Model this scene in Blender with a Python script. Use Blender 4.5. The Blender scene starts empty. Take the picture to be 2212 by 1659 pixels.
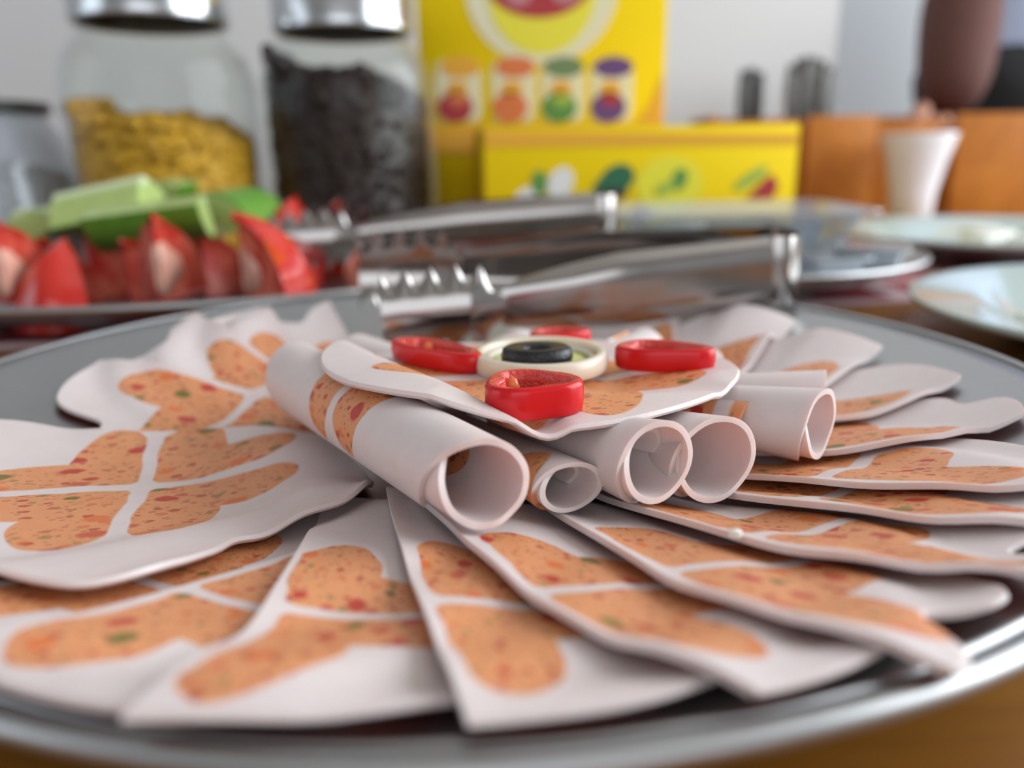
import bpy, bmesh, math, random
import numpy as np
from mathutils import Vector, Matrix

random.seed(7)
rng = np.random.default_rng(7)
scene = bpy.context.scene
COL = scene.collection

# ------------------------------------------------------------------ camera
# metres; x right, y away from the camera, z = 0 is the rim of the cold-cut tray (table top is at TABLE)
FPX = 1725.0
CAM = np.array([0.00952, -0.23117, 0.06288])
PITCH, ROLL = math.radians(16.124), math.radians(-0.983)
TABLE = -0.022
FLOOR = TABLE - 0.75
cp, sp = math.cos(PITCH), math.sin(PITCH)
right = Vector((1, 0, 0)); up = Vector((0, sp, cp)); back = Vector((0, -cp, sp))
cr, sr = math.cos(ROLL), math.sin(ROLL)
cx = right * cr + up * sr
cy = up * cr - right * sr
cam_data = bpy.data.cameras.new('camera')
cam = bpy.data.objects.new('camera', cam_data)
COL.objects.link(cam)
M = Matrix.Identity(4)
for i in range(3):
    M[i][0], M[i][1], M[i][2], M[i][3] = cx[i], cy[i], back[i], CAM[i]
cam.matrix_world = M
cam_data.sensor_width = 36.0
cam_data.lens = 36.0 * FPX / 2212.0
cam_data.clip_start = 0.005
cam_data.dof.use_dof = True
cam_data.dof.focus_distance = 0.173
cam_data.dof.aperture_fstop = 6.6
scene.camera = cam

# ------------------------------------------------------------------ world, windows, exposure
world = bpy.data.worlds.new('world'); scene.world = world
world.use_nodes = True
world.node_tree.nodes['Background'].inputs[0].default_value = (0.80, 0.88, 1.0, 1)
world.node_tree.nodes['Background'].inputs[1].default_value = 1.0

ROOM = dict(x0=-2.3, x1=1.65, y0=-2.6, y1=1.75, zc=FLOOR + 2.6)

def window_light(name, loc, rot, sx, sy, power, color):
    l = bpy.data.lights.new(name, 'AREA'); l.shape = 'RECTANGLE'
    l.size, l.size_y, l.energy, l.color = sx, sy, power, color
    o = bpy.data.objects.new(name, l); COL.objects.link(o)
    o.location = loc; o.rotation_euler = rot
    return o
# daylight entering through the three windows of the room
window_light('daylight_right', (ROOM['x1'] - 0.06, 0.15, FLOOR + 1.55), (0, math.radians(90), 0), 1.4, 1.9, 64, (0.90, 0.96, 1.0))
window_light('daylight_left', (ROOM['x0'] + 0.06, -0.75, FLOOR + 1.55), (0, math.radians(-90), 0), 1.4, 1.5, 9, (0.84, 0.93, 1.0))
window_light('daylight_rear', (0.4, ROOM['y0'] + 0.06, FLOOR + 1.6), (math.radians(90), 0, 0), 2.0, 1.4, 14, (0.97, 0.98, 1.0))

scene.view_settings.view_transform = 'Standard'
scene.view_settings.look = 'None'
scene.view_settings.gamma = 1.0
scene.view_settings.use_curve_mapping = False
scene.view_settings.exposure = -0.3
scene.cycles.max_bounces = 6
scene.cycles.diffuse_bounces = 3
scene.cycles.glossy_bounces = 4
scene.cycles.transparent_max_bounces = 10
scene.cycles.caustics_reflective = False
scene.cycles.caustics_refractive = False

# ------------------------------------------------------------------ helpers
def ray(px, py):
    X = (px - 1106.0) / FPX; Y = -(py - 829.5) / FPX
    X, Y = cr * X - sr * Y, sr * X + cr * Y
    return np.array([X, cp + sp * Y, -sp + cp * Y])
def at_z(px, py, z):
    r = ray(px, py); return CAM + (z - CAM[2]) / r[2] * r
def at_y(px, py, y):
    r = ray(px, py); return CAM + (y - CAM[1]) / r[1] * r

def tag(o, label=None, cat=None, group=None, kind=None):
    if label: o['label'] = label
    if cat: o['category'] = cat
    if group: o['group'] = group
    if kind: o['kind'] = kind
    return o
def thing(name, loc, label, cat, group=None):
    o = bpy.data.objects.new(name, None); COL.objects.link(o)
    o.location = loc; o.empty_display_size = 0.01
    return tag(o, label, cat, group)
def origin_of(o):
    v = np.zeros(3)
    while o is not None:
        v += np.array(o.location); o = o.parent
    return v
def mesh(name, V, F, mat, parent=None, loc=None, smooth=True, uv=None):
    """V in world coordinates; loc = world origin of the object (defaults to the parent's)."""
    V = np.asarray(V, float)
    po = origin_of(parent) if parent is not None else np.zeros(3)
    lo = np.array(loc, float) if loc is not None else po
    me = bpy.data.meshes.new(name)
    me.from_pydata([tuple(v) for v in (V - lo)], [], [tuple(int(i) for i in f) for f in F])
    if uv is not None:
        lay = me.uv_layers.new(name='UVMap')
        idx = np.zeros(len(me.loops), dtype=np.int32); me.loops.foreach_get('vertex_index', idx)
        lay.data.foreach_set('uv', np.asarray(uv, float)[idx].ravel())
    me.materials.append(mat)
    me.update()
    if smooth:
        me.polygons.foreach_set('use_smooth', [True] * len(me.polygons))
    bm = bmesh.new(); bm.from_mesh(me); bmesh.ops.recalc_face_normals(bm, faces=bm.faces); bm.to_mesh(me); bm.free()
    o = bpy.data.objects.new(name, me); COL.objects.link(o)
    if parent is not None: o.parent = parent
    o.location = tuple(lo - po)
    return o
def sharp(o, deg=35):
    me = o.data
    bm = bmesh.new(); bm.from_mesh(me)
    a = math.radians(deg)
    for e in bm.edges:
        if len(e.link_faces) == 2 and e.calc_face_angle(0) > a: e.smooth = False
    bm.to_mesh(me); bm.free()
    return o
def lathe(profile, c, n=72, squash=(1, 1)):
    V, F = [], []
    m = len(profile)
    for i in range(n):
        a = 2 * math.pi * i / n
        for r, z in profile:
            V.append((c[0] + r * math.cos(a) * squash[0], c[1] + r * math.sin(a) * squash[1], c[2] + z))
    for i in range(n):
        j = (i + 1) % n
        for k in range(m - 1):
            F.append((i * m + k, j * m + k, j * m + k + 1, i * m + k + 1))
    return V, F
def box(x0, x1, y0, y1, z0, z1):
    V = [(x, y, z) for x in (x0, x1) for y in (y0, y1) for z in (z0, z1)]
    F = [(0, 1, 3, 2), (4, 6, 7, 5), (0, 4, 5, 1), (2, 3, 7, 6), (0, 2, 6, 4), (1, 5, 7, 3)]
    return V, F
def bevel(o, w=0.002, seg=2):
    bm = bmesh.new(); bm.from_mesh(o.data)
    bmesh.ops.bevel(bm, geom=list(bm.edges), offset=w, segments=seg, affect='EDGES', profile=0.5)
    bm.to_mesh(o.data); bm.free()
    o.data.polygons.foreach_set('use_smooth', [True] * len(o.data.polygons))
    return sharp(o, 40)
def merge(*vf):
    V, F = [], []
    for v, f in vf:
        n = len(V); V += [tuple(p) for p in v]; F += [tuple(i + n for i in q) for q in f]
    return V, F
def rotz(V, a, c):
    V = np.asarray(V, float).copy(); ca, sa = math.cos(a), math.sin(a)
    x, y = V[:, 0] - c[0], V[:, 1] - c[1]
    V[:, 0], V[:, 1] = c[0] + ca * x - sa * y, c[1] + sa * x + ca * y
    return V
def tube(path, rad, n=12, cap=True):
    P = [Vector(p) for p in path]; V, F = [], []
    rad = rad if hasattr(rad, '__len__') else [rad] * len(P)
    for i, p in enumerate(P):
        t = (P[min(i + 1, len(P) - 1)] - P[max(i - 1, 0)]).normalized()
        a = t.cross(Vector((0, 0, 1)) if abs(t.z) < .9 else Vector((1, 0, 0))).normalized(); b = t.cross(a)
        for k in range(n):
            w = 2 * math.pi * k / n
            V.append(tuple(p + (a * math.cos(w) + b * math.sin(w)) * rad[i]))
    for i in range(len(P) - 1):
        for k in range(n):
            F.append((i * n + k, i * n + (k + 1) % n, (i + 1) * n + (k + 1) % n, (i + 1) * n + k))
    if cap:
        F.append(tuple(range(n))[::-1]); F.append(tuple(range((len(P) - 1) * n, len(P) * n)))
    return V, F

# ------------------------------------------------------------------ materials
class NT:
    def __init__(s, name):
        s.m = bpy.data.materials.new(name); s.m.use_nodes = True
        s.t = s.m.node_tree; s.b = s.t.nodes['Principled BSDF']; s.out = s.t.nodes['Material Output']
    def n(s, kind, **kw):
        nd = s.t.nodes.new(kind)
        for k, v in kw.items(): setattr(nd, k, v)
        return nd
    def link(s, a, b): s.t.links.new(a, b)
    def val(s, sock, v):
        if hasattr(v, 'is_output') or isinstance(v, bpy.types.NodeSocket): s.link(v, sock)
        else: sock.default_value = v
    def math(s, op, a, b=0.0, c=0.0, clamp=False):
        nd = s.n('ShaderNodeMath', operation=op, use_clamp=clamp)
        s.val(nd.inputs[0], a); s.val(nd.inputs[1], b)
        if op in ('MULTIPLY_ADD', 'COMPARE', 'SMOOTH_MIN'): s.val(nd.inputs[2], c)
        return nd.outputs[0]
    def step(s, x, a, b):
        nd = s.n('ShaderNodeMapRange', interpolation_type='SMOOTHSTEP')
        s.val(nd.inputs[0], x); nd.inputs[1].default_value = a; nd.inputs[2].default_value = b
        return nd.outputs[0]
    def mix(s, f, a, b):
        nd = s.n('ShaderNodeMix', data_type='RGBA')
        s.val(nd.inputs[0], f)
        s.val(nd.inputs[6], a if hasattr(a, 'is_output') else (*a, 1) if len(a) == 3 else a)
        s.val(nd.inputs[7], b if hasattr(b, 'is_output') else (*b, 1) if len(b) == 3 else b)
        return nd.outputs[2]
    def set(s, **kw):
        for k, v in kw.items():
            s.val(s.b.inputs[k.replace('_', ' ')], v)
        return s

def plain(name, col, rough=0.5, metal=0.0, sss=0.0, rad=(1, .5, .3), scale=.003, bump=0.0, bscale=200.0, var=0.0, spec=0.5, coat=0.0):
    k = NT(name)
    k.b.inputs['Roughness'].default_value = rough; k.b.inputs['Metallic'].default_value = metal
    k.b.inputs['Specular IOR Level'].default_value = spec
    k.b.inputs['Coat Weight'].default_value = coat
    k.b.inputs['Base Color'].default_value = (*col, 1)
    if sss:
        k.b.inputs['Subsurface Weight'].default_value = sss
        k.b.inputs['Subsurface Radius'].default_value = rad
        k.b.inputs['Subsurface Scale'].default_value = scale
    if bump or var:
        tc = k.n('ShaderNodeTexCoord'); nz = k.n('ShaderNodeTexNoise')
        nz.inputs['Scale'].default_value = bscale; nz.inputs['Detail'].default_value = 4
        k.link(tc.outputs['Object'], nz.inputs['Vector'])
        if var:
            c2 = tuple(max(0, c * (1 - var)) for c in col)
            k.link(k.mix(nz.outputs['Fac'], c2, tuple(min(1, c * (1 + var * .6)) for c in col)), k.b.inputs['Base Color'])
        if bump:
            bp = k.n('ShaderNodeBump'); bp.inputs['Strength'].default_value = bump; bp.inputs['Distance'].default_value = .002
            k.link(nz.outputs['Fac'], bp.inputs['Height']); k.link(bp.outputs[0], k.b.inputs['Normal'])
    return k.m

def meat_material():
    k = NT('clover_cold_cut')
    uv = k.n('ShaderNodeUVMap'); uv.uv_map = 'UVMap'
    oi = k.n('ShaderNodeObjectInfo')
    off = k.n('ShaderNodeVectorMath', operation='SCALE'); off.inputs[0].default_value = (61.3, 37.7, 19.1); k.link(oi.outputs['Random'], off.inputs['Scale'])
    ro = k.n('ShaderNodeVectorMath', operation='ADD'); k.link(uv.outputs[0], ro.inputs[0]); k.link(off.outputs[0], ro.inputs[1])
    # gentle warp of the clover outline
    nz = k.n('ShaderNodeTexNoise'); nz.inputs['Scale'].default_value = .55; nz.inputs['Detail'].default_value = 1.5; k.link(ro.outputs[0], nz.inputs['Vector'])
    cen = k.n('ShaderNodeVectorMath', operation='SUBTRACT'); k.link(nz.outputs['Color'], cen.inputs[0]); cen.inputs[1].default_value = (.5, .5, .5)
    sc = k.n('ShaderNodeVectorMath', operation='SCALE'); k.link(cen.outputs[0], sc.inputs[0]); sc.inputs['Scale'].default_value = .55
    wv = k.n('ShaderNodeVectorMath', operation='ADD'); k.link(uv.outputs[0], wv.inputs[0]); k.link(sc.outputs[0], wv.inputs[1])
    s1 = k.n('ShaderNodeSeparateXYZ'); k.link(wv.outputs[0], s1.inputs[0])
    s0 = k.n('ShaderNodeSeparateXYZ'); k.link(uv.outputs[0], s0.inputs[0])
    p = k.math('ABSOLUTE', s1.outputs[0]); q = k.math('ABSOLUTE', s1.outputs[1])
    def ell(a, b, a0, b0, A, B):
        x = k.math('DIVIDE', k.math('SUBTRACT', a, a0), A); y = k.math('DIVIDE', k.math('SUBTRACT', b, b0), B)
        return k.math('ADD', k.math('MULTIPLY', x, x), k.math('MULTIPLY', y, y))
    e = k.math('SMOOTH_MIN', ell(p, q, 1.82, .88, 1.75, .88), ell(q, p, 1.82, .88, 1.75, .88), .08)
    e = k.math('SMOOTH_MIN', e, ell(p, q, .85, .85, .82, .82), .05)
    pet = k.step(e, 1.08, .97)
    pet = k.math('MULTIPLY', pet, k.step(p, .14, .21))
    q0 = k.math('ABSOLUTE', s0.outputs[1])
    pet = k.math('MULTIPLY', pet, k.step(k.math('MINIMUM', q, k.math('ADD', q0, .08)), .17, .24))
    # flecks of pepper
    warp = k.n('ShaderNodeTexNoise'); warp.inputs['Scale'].default_value = 5; k.link(ro.outputs[0], warp.inputs['Vector'])
    ws = k.n('ShaderNodeVectorMath', operation='SCALE'); k.link(warp.outputs['Color'], ws.inputs[0]); ws.inputs['Scale'].default_value = .16
    fv = k.n('ShaderNodeVectorMath', operation='ADD'); k.link(ro.outputs[0], fv.inputs[0]); k.link(ws.outputs[0], fv.inputs[1])
    mp = k.n('ShaderNodeMapping'); mp.inputs['Scale'].default_value = (.8, 1.25, 1); mp.inputs['Rotation'].default_value = (0, 0, .6); k.link(fv.outputs[0], mp.inputs['Vector'])
    def flecks(scale, size, frac):
        v = k.n('ShaderNodeTexVoronoi'); v.voronoi_dimensions = '2D'; v.inputs['Scale'].default_value = scale; k.link(mp.outputs[0], v.inputs['Vector'])
        cs = k.n('ShaderNodeSeparateColor'); k.link(v.outputs['Color'], cs.inputs[0])
        on = k.math('LESS_THAN', cs.outputs[0], frac)
        rad = k.math('MULTIPLY_ADD', cs.outputs[1], size * .8, size * .35)
        d = k.math('DIVIDE', v.outputs['Distance'], rad)
        return k.math('MULTIPLY', on, k.step(d, 1.15, .7)), cs.outputs[2]
    rampc = []
    m1, h1 = flecks(1.35, .27, .46)
    m2, h2 = flecks(3.1, .30, .5)
    m3, h3 = flecks(6.5, .34, .45)
    def ramp(h, cols):
        r = k.n('ShaderNodeValToRGB'); r.color_ramp.interpolation = 'CONSTANT'
        el = r.color_ramp.elements
        for i, (pos, c) in enumerate(cols):
            x = el[i] if i < 2 else el.new(pos)
            x.position = pos; x.color = (*c, 1)
        k.link(h, r.inputs[0]); return r.outputs[0]
    big = ramp(h1, [(0, (.50, .035, .025)), (.38, (.72, .17, .04)), (.66, (.16, .15, .025)), (.82, (.58, .10, .05))])
    sml = ramp(h2, [(0, (.42, .05, .03)), (.4, (.66, .16, .06)), (.65, (.27, .20, .06)), (.85, (.46, .11, .05))])
    tin = ramp(h3, [(0, (.45, .12, .06)), (.6, (.36, .21, .09))])
    base_n = k.n('ShaderNodeTexNoise'); base_n.inputs['Scale'].default_value = 2.2; base_n.inputs['Detail'].default_value = 5; k.link(ro.outputs[0], base_n.inputs['Vector'])
    paste = k.mix(base_n.outputs['Fac'], (.70, .26, .105), (.78, .34, .155))
    paste = k.mix(k.math('MULTIPLY', m3, .7), paste, tin)
    paste = k.mix(k.math('MULTIPLY', m2, .85), paste, sml)
    paste = k.mix(k.math('MULTIPLY', m1, .95), paste, big)
    white = k.mix(base_n.outputs['Fac'], (.71, .60, .585), (.77, .67, .66))
    k.link(k.mix(pet, white, paste), k.b.inputs['Base Color'])
    fine = k.n('ShaderNodeTexNoise'); fine.inputs['Scale'].default_value = 9; fine.inputs['Detail'].default_value = 6; k.link(ro.outputs[0], fine.inputs['Vector'])
    bp = k.n('ShaderNodeBump'); bp.inputs['Strength'].default_value = .12; bp.inputs['Distance'].default_value = .0006
    k.link(fine.outputs['Fac'], bp.inputs['Height']); k.link(bp.outputs[0], k.b.inputs['Normal'])
    k.set(Roughness=.42)
    k.b.inputs['Subsurface Weight'].default_value = .3
    k.b.inputs['Subsurface Radius'].default_value = (1, .36, .22)
    k.b.inputs['Subsurface Scale'].default_value = .0035
    return k.m

def wood(name, c1, c2, scale=(1.2, 14, 14), rough=.38, coat=.25):
    k = NT(name)
    tc = k.n('ShaderNodeTexCoord'); mp = k.n('ShaderNodeMapping'); mp.inputs['Scale'].default_value = scale
    k.link(tc.outputs['Object'], mp.inputs['Vector'])
    n1 = k.n('ShaderNodeTexNoise'); n1.inputs['Scale'].default_value = 2.2; n1.inputs['Detail'].default_value = 8; n1.inputs['Distortion'].default_value = 1.1
    k.link(mp.outputs[0], n1.inputs['Vector'])
    n2 = k.n('ShaderNodeTexNoise'); n2.inputs['Scale'].default_value = 14; n2.inputs['Detail'].default_value = 6; k.link(mp.outputs[0], n2.inputs['Vector'])
    f = k.math('ADD', k.math('MULTIPLY', n1.outputs['Fac'], .7), k.math('MULTIPLY', n2.outputs['Fac'], .3))
    k.link(k.mix(k.step(f, .32, .68), c1, c2), k.b.inputs['Base Color'])
    k.set(Roughness=rough); k.b.inputs['Specular IOR Level'].default_value = .3; k.b.inputs['Coat Weight'].default_value = coat; k.b.inputs['Coat Roughness'].default_value = .25
    return k.m

def glass(name, tint=(.96, .975, .965), refl=1.0, base=.006, haze=0.0):
    k = NT(name)
    tr = k.n('ShaderNodeBsdfTransparent'); tr.inputs[0].default_value = (*tint, 1)
    gl = k.n('ShaderNodeBsdfGlossy'); gl.inputs['Roughness'].default_value = .03; gl.inputs['Color'].default_value = (.95, .97, 1, 1)
    lw = k.n('ShaderNodeLayerWeight'); lw.inputs[0].default_value = .5
    f = k.math('ADD', k.math('MULTIPLY', k.math('POWER', lw.outputs['Facing'], 4.0), refl * .75), base, clamp=True)
    mx = k.n('ShaderNodeMixShader'); k.link(f, mx.inputs[0]); k.link(tr.outputs[0], mx.inputs[1]); k.link(gl.outputs[0], mx.inputs[2])
    res = mx.outputs[0]
    if haze:   # slightly milky plastic
        df = k.n('ShaderNodeBsdfDiffuse'); df.inputs[0].default_value = (.72, .76, .82, 1)
        m2 = k.n('ShaderNodeMixShader'); m2.inputs[0].default_value = haze; k.link(res, m2.inputs[1]); k.link(df.outputs[0], m2.inputs[2]); res = m2.outputs[0]
    k.link(res, k.out.inputs['Surface'])
    return k.m

def tray_metal(name, col=(.50, .51, .52), r0=.22, r1=.36):
    k = NT(name)
    tc = k.n('ShaderNodeTexCoord'); nz = k.n('ShaderNodeTexNoise'); nz.inputs['Scale'].default_value = 26; nz.inputs['Detail'].default_value = 6; nz.inputs['Roughness'].default_value = .65
    k.link(tc.outputs['Object'], nz.inputs['Vector'])
    k.b.inputs['Metallic'].default_value = 1.0
    k.link(k.mix(nz.outputs['Fac'], tuple(c * .9 for c in col), tuple(c * 1.08 for c in col)), k.b.inputs['Base Color'])
    mr = k.n('ShaderNodeMapRange'); k.link(nz.outputs['Fac'], mr.inputs[0]); mr.inputs[3].default_value = r0; mr.inputs[4].default_value = r1
    k.link(mr.outputs[0], k.b.inputs['Roughness'])
    return k.m

def tomato_flesh():
    k = NT('tomato_flesh')
    tc = k.n('ShaderNodeTexCoord'); nz = k.n('ShaderNodeTexNoise'); nz.inputs['Scale'].default_value = 75; nz.inputs['Detail'].default_value = 3
    k.link(tc.outputs['Object'], nz.inputs['Vector'])
    c = k.mix(k.step(nz.outputs['Fac'], .35, .7), (.56, .04, .028), (.76, .19, .12))
    k.link(c, k.b.inputs['Base Color']); k.set(Roughness=.2)
    
    return k.m

def cloth_material():
    k = NT('red_striped_cloth')
    tc = k.n('ShaderNodeTexCoord'); s = k.n('ShaderNodeSeparateXYZ'); k.link(tc.outputs['Object'], s.inputs[0])
    def band(sock, w, lo):
        fr = k.math('FRACT', k.math('DIVIDE', sock, w)); return k.math('GREATER_THAN', fr, lo)
    st = k.math('MULTIPLY', band(s.outputs[0], .062, .72), .75)
    st2 = k.math('MULTIPLY', band(s.outputs[1], .075, .78), .75)
    wv = k.n('ShaderNodeTexNoise'); wv.inputs['Scale'].default_value = 900; k.link(tc.outputs['Object'], wv.inputs['Vector'])
    c = k.mix(k.math('MAXIMUM', st, st2), (.33, .018, .030), (.72, .55, .56))
    k.link(c, k.b.inputs['Base Color'])
    bp = k.n('ShaderNodeBump'); bp.inputs['Strength'].default_value = .3; bp.inputs['Distance'].default_value = .0006
    k.link(wv.outputs['Fac'], bp.inputs['Height']); k.link(bp.outputs[0], k.b.inputs['Normal'])
    k.set(Roughness=.9); return k.m

MEAT = meat_material()
M_TRAY = tray_metal('satin_steel', (.43, .435, .44), .30, .42)
M_STEEL = tray_metal('polished_steel', (.38, .355, .34), .12, .2)
M_LID = tray_metal('lid_steel', (.58, .60, .62), .18, .26)
M_TABLE = wood('amber_table_wood', (.24, .085, .008), (.37, .15, .018), (1.1, 9, 9), .42, .1)
M_BOXWOOD = wood('orange_brown_wood', (.42, .135, .013), (.56, .205, .026), (6, 1.2, 6), .55, 0)
M_WALL = plain('white_plaster', (.70, .705, .715), .85, bump=.05, bscale=60)
M_CEIL = plain('ceiling_paint', (.58, .55, .51), .9)
M_FLOOR = wood('dark_floor_wood', (.16, .08, .035), (.26, .135, .06), (1, 8, 8))
M_PEPPER = plain('red_pepper_skin', (.62, .006, .010), .26, scale=.002, rad=(1, .1, .1), coat=.08, spec=.35)
M_PEPIN = plain('red_pepper_inside', (.68, .045, .03), .12, scale=.002, rad=(1, .1, .1), bump=.5, bscale=900, coat=.35)
M_MEMB = plain('pepper_membrane', (.80, .20, .07), .25)
M_ONION = plain('onion_flesh', (.70, .61, .50), .25, sss=.55, rad=(1, .8, .5), scale=.006)
M_ONCORE = plain('onion_core', (.70, .76, .25), .3, sss=.4, rad=(.8, 1, .3), scale=.004)
M_OLIVE = plain('black_olive', (.006, .006, .008), .28, bump=.2, bscale=1500)
M_TSKIN = plain('tomato_skin', (.60, .018, .008), .13, scale=.004, rad=(1, .2, .1), coat=.5)
M_TFLESH = tomato_flesh()
M_TCORE = plain('tomato_core', (.80, .42, .32), .25)
M_CSKIN = plain('cucumber_skin', (.12, .30, .03), .35, var=.4, bscale=120)
M_CFLESH = plain('cucumber_flesh', (.47, .60, .20), .28, rad=(.6, 1, .3), scale=.005, var=.25, bscale=70)
M_CSEED = plain('cucumber_seed_core', (.66, .78, .48), .2, rad=(.6, 1, .4), scale=.005)
M_GLASS = glass('clear_glass')
M_PLASTIC = glass('clear_plastic', (.93, .95, .97), 1.2, .04, haze=.22)
M_FLAKE = plain('corn_flake', (.70, .37, .02), .6, var=.45, bscale=110, bump=.4)
M_CHOC = plain('dark_cocoa_cereal', (.030, .014, .011), .45, var=.5, bscale=120)
M_OATS = plain('pale_oats', (.52, .51, .47), .8, var=.35, bscale=100)
M_DARK = plain('dark_bakelite', (.035, .032, .03), .35)
M_YEL = plain('yellow_card', (.90, .64, .003), .6, spec=.15)
M_YEL2 = plain('bright_yellow_print', (.84, .76, .03), .45)
M_AMBER = plain('amber_yellow_print', (.82, .40, .015), .45)
M_CREAM = plain('cream_print', (.80, .76, .52), .5)
M_WHITE = plain('white_print', (.78, .78, .74), .5)
M_RED = plain('red_print', (.42, .02, .03), .45)
M_PINK = plain('pink_print', (.55, .22, .25), .5)
M_ORANGE = plain('orange_print', (.74, .19, .05), .5)
M_GREEN = plain('green_print', (.10, .28, .05), .5)
M_DGREEN = plain('dark_green_print', (.012, .13, .05), .5)
M_LGREEN = plain('light_green_print', (.36, .50, .06), .5)
M_PURPLE = plain('purple_print', (.13, .05, .20), .5)
M_GREYGR = plain('grey_green_print', (.16, .24, .10), .5)
M_CHINA = plain('white_china', (.86, .91, .96), .15, coat=.4)
M_PLATE = plain('pale_green_glass_plate', (.46, .54, .50), .14, coat=.5)
M_CHEESE = plain('white_cheese', (.82, .82, .76), .5)
M_BUTTER = plain('white_portion_tub', (.72, .80, .88), .28, coat=.3)
M_FOIL = tray_metal('foil_lid', (.70, .72, .76), .15, .3)
M_CLOTH = cloth_material()
M_SKIN = plain('skin', (.50, .235, .15), .5, rad=(1, .35, .2), scale=.006)
M_SHIRT = plain('pale_blue_shirt', (.42, .50, .68), .85, var=.1, bscale=40)
M_SLEEVE = plain('maroon_brown_sleeve', (.10, .036, .028), .85, var=.15, bscale=60)
M_TROUS = plain('black_trousers', (.008, .008, .010), .85)
M_HAIR = plain('dark_hair', (.015, .011, .009), .6, bump=.5, bscale=300)
M_FORK = plain('dull_grey_steel', (.10, .095, .09), .45, metal=.6)
M_FRAME = plain('white_window_frame', (.8, .8, .8), .4)
M_JAM = plain('red_jam', (.45, .06, .01), .2, coat=.4)

# ------------------------------------------------------------------ room
R = ROOM
WALL_Y = 0.93
CORNER_X = 0.455
def struct(name, V, F, mat, smooth=False):
    c = np.asarray(V).mean(0)
    return tag(mesh(name, V, F, mat, loc=c, smooth=smooth), kind='structure')
struct('floor', *box(R['x0'] - .1, R['x1'] + .1, R['y0'] - .1, R['y1'] + .1, FLOOR - .05, FLOOR), M_FLOOR)
struct('ceiling', *box(R['x0'] - .1, R['x1'] + .1, R['y0'] - .1, R['y1'] + .1, R['zc'], R['zc'] + .05), M_CEIL)
struct('wall_back', *box(R['x0'], CORNER_X, WALL_Y, R['y1'], FLOOR, R['zc']), M_WALL)
struct('wall_recess', *box(CORNER_X, R['x1'], R['y1'], R['y1'] + .1, FLOOR, R['zc']), M_WALL)
def wall_with_window(name, axis, pos, thick, lo, hi, wlo, whi, z0, z1, n):
    def bx(a, b, c, d):
        return box(pos, pos + thick, a, b, c, d) if axis == 'x' else box(a, b, pos, pos + thick, c, d)
    struct(name, *merge(bx(lo, wlo, FLOOR, R['zc']), bx(whi, hi, FLOOR, R['zc']), bx(wlo, whi, FLOOR, z0), bx(wlo, whi, z1, R['zc'])), M_WALL)
    w = .05
    m = (wlo + whi) / 2
    p2 = pos + thick * .35
    def fx(a, b, c, d):
        return box(p2, p2 + thick * .3, a, b, c, d) if axis == 'x' else box(a, b, p2, p2 + thick * .3, c, d)
    V, F = merge(fx(wlo, wlo + w, z0, z1), fx(whi - w, whi, z0, z1), fx(wlo + w, whi - w, z0, z0 + w), fx(wlo + w, whi - w, z1 - w, z1), fx(m - w / 2, m + w / 2, z0 + w, z1 - w))
    struct('window_%d' % n, V, F, M_FRAME)
wall_with_window('wall_right', 'x', R['x1'], .1, R['y0'], R['y1'], -.85, 1.15, FLOOR + .85, FLOOR + 2.25, 1)
wall_with_window('wall_left', 'x', R['x0'] - .1, .1, R['y0'], R['y1'], -1.55, .05, FLOOR + .85, FLOOR + 2.25, 2)
wall_with_window('wall_front', 'y', R['y0'] - .1, .1, R['x0'], R['x1'], -.65, 1.45, FLOOR + .9, FLOOR + 2.3, 3)

# ------------------------------------------------------------------ table and cloth
tb = thing('buffet_table', (0.1, .25, FLOOR), 'long amber wooden buffet table under the trays', 'table')
TX0, TX1, TY0, TY1 = -.95, 1.15, -.42, .90
bevel(mesh('table_top', *box(TX0, TX1, TY0, TY1, TABLE - .035, TABLE), M_TABLE, tb, smooth=False), .004, 2)
for x in (TX0 + .08, TX1 - .08):
    for y in (TY0 + .08, TY1 - .08):
        mesh('leg', *box(x - .035, x + .035, y - .035, y + .035, FLOOR, TABLE - .035), M_TABLE, tb, smooth=False)
for y in (TY0 + .07, TY1 - .07):
    mesh('apron', *box(TX0 + .1, TX1 - .1, y - .012, y + .012, TABLE - .12, TABLE - .035), M_TABLE, tb, smooth=False)

def runner():
    n, m = 60, 24
    V, F = [], []
    ang = math.radians(9.5)
    c = np.array([.06, .37])
    for i in range(n + 1):
        for j in range(m + 1):
            x = -.52 + 1.04 * i / n; y = -.185 + .37 * j / m
            X = c[0] + x * math.cos(ang) - y * math.sin(ang); Y = c[1] + x * math.sin(ang) + y * math.cos(ang)
            V.append((X, Y, TABLE + .0014))
    k = len(V)
    V += [(x, y, TABLE + .0002) for x, y, z in V]
    for i in range(n):
        for j in range(m):
            a = i * (m + 1) + j
            F.append((a, a + m + 1, a + m + 2, a + 1)); F.append((k + a, k + a + 1, k + a + m + 2, k + a + m + 1))
    for i in range(n):
        for j in (0, m):
            a = i * (m + 1) + j; F.append((a, a + m + 1, k + a + m + 1, k + a))
    for j in range(m):
        for i in (0, n):
            a = i * (m + 1) + j; F.append((a, a + 1, k + a + 1, k + a))
    o = mesh('table_runner', V, F, M_CLOTH, loc=(c[0], c[1], TABLE))
    tag(o, 'dark red cloth runner with pale stripes lying across the table', 'table runner')
runner()

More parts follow.
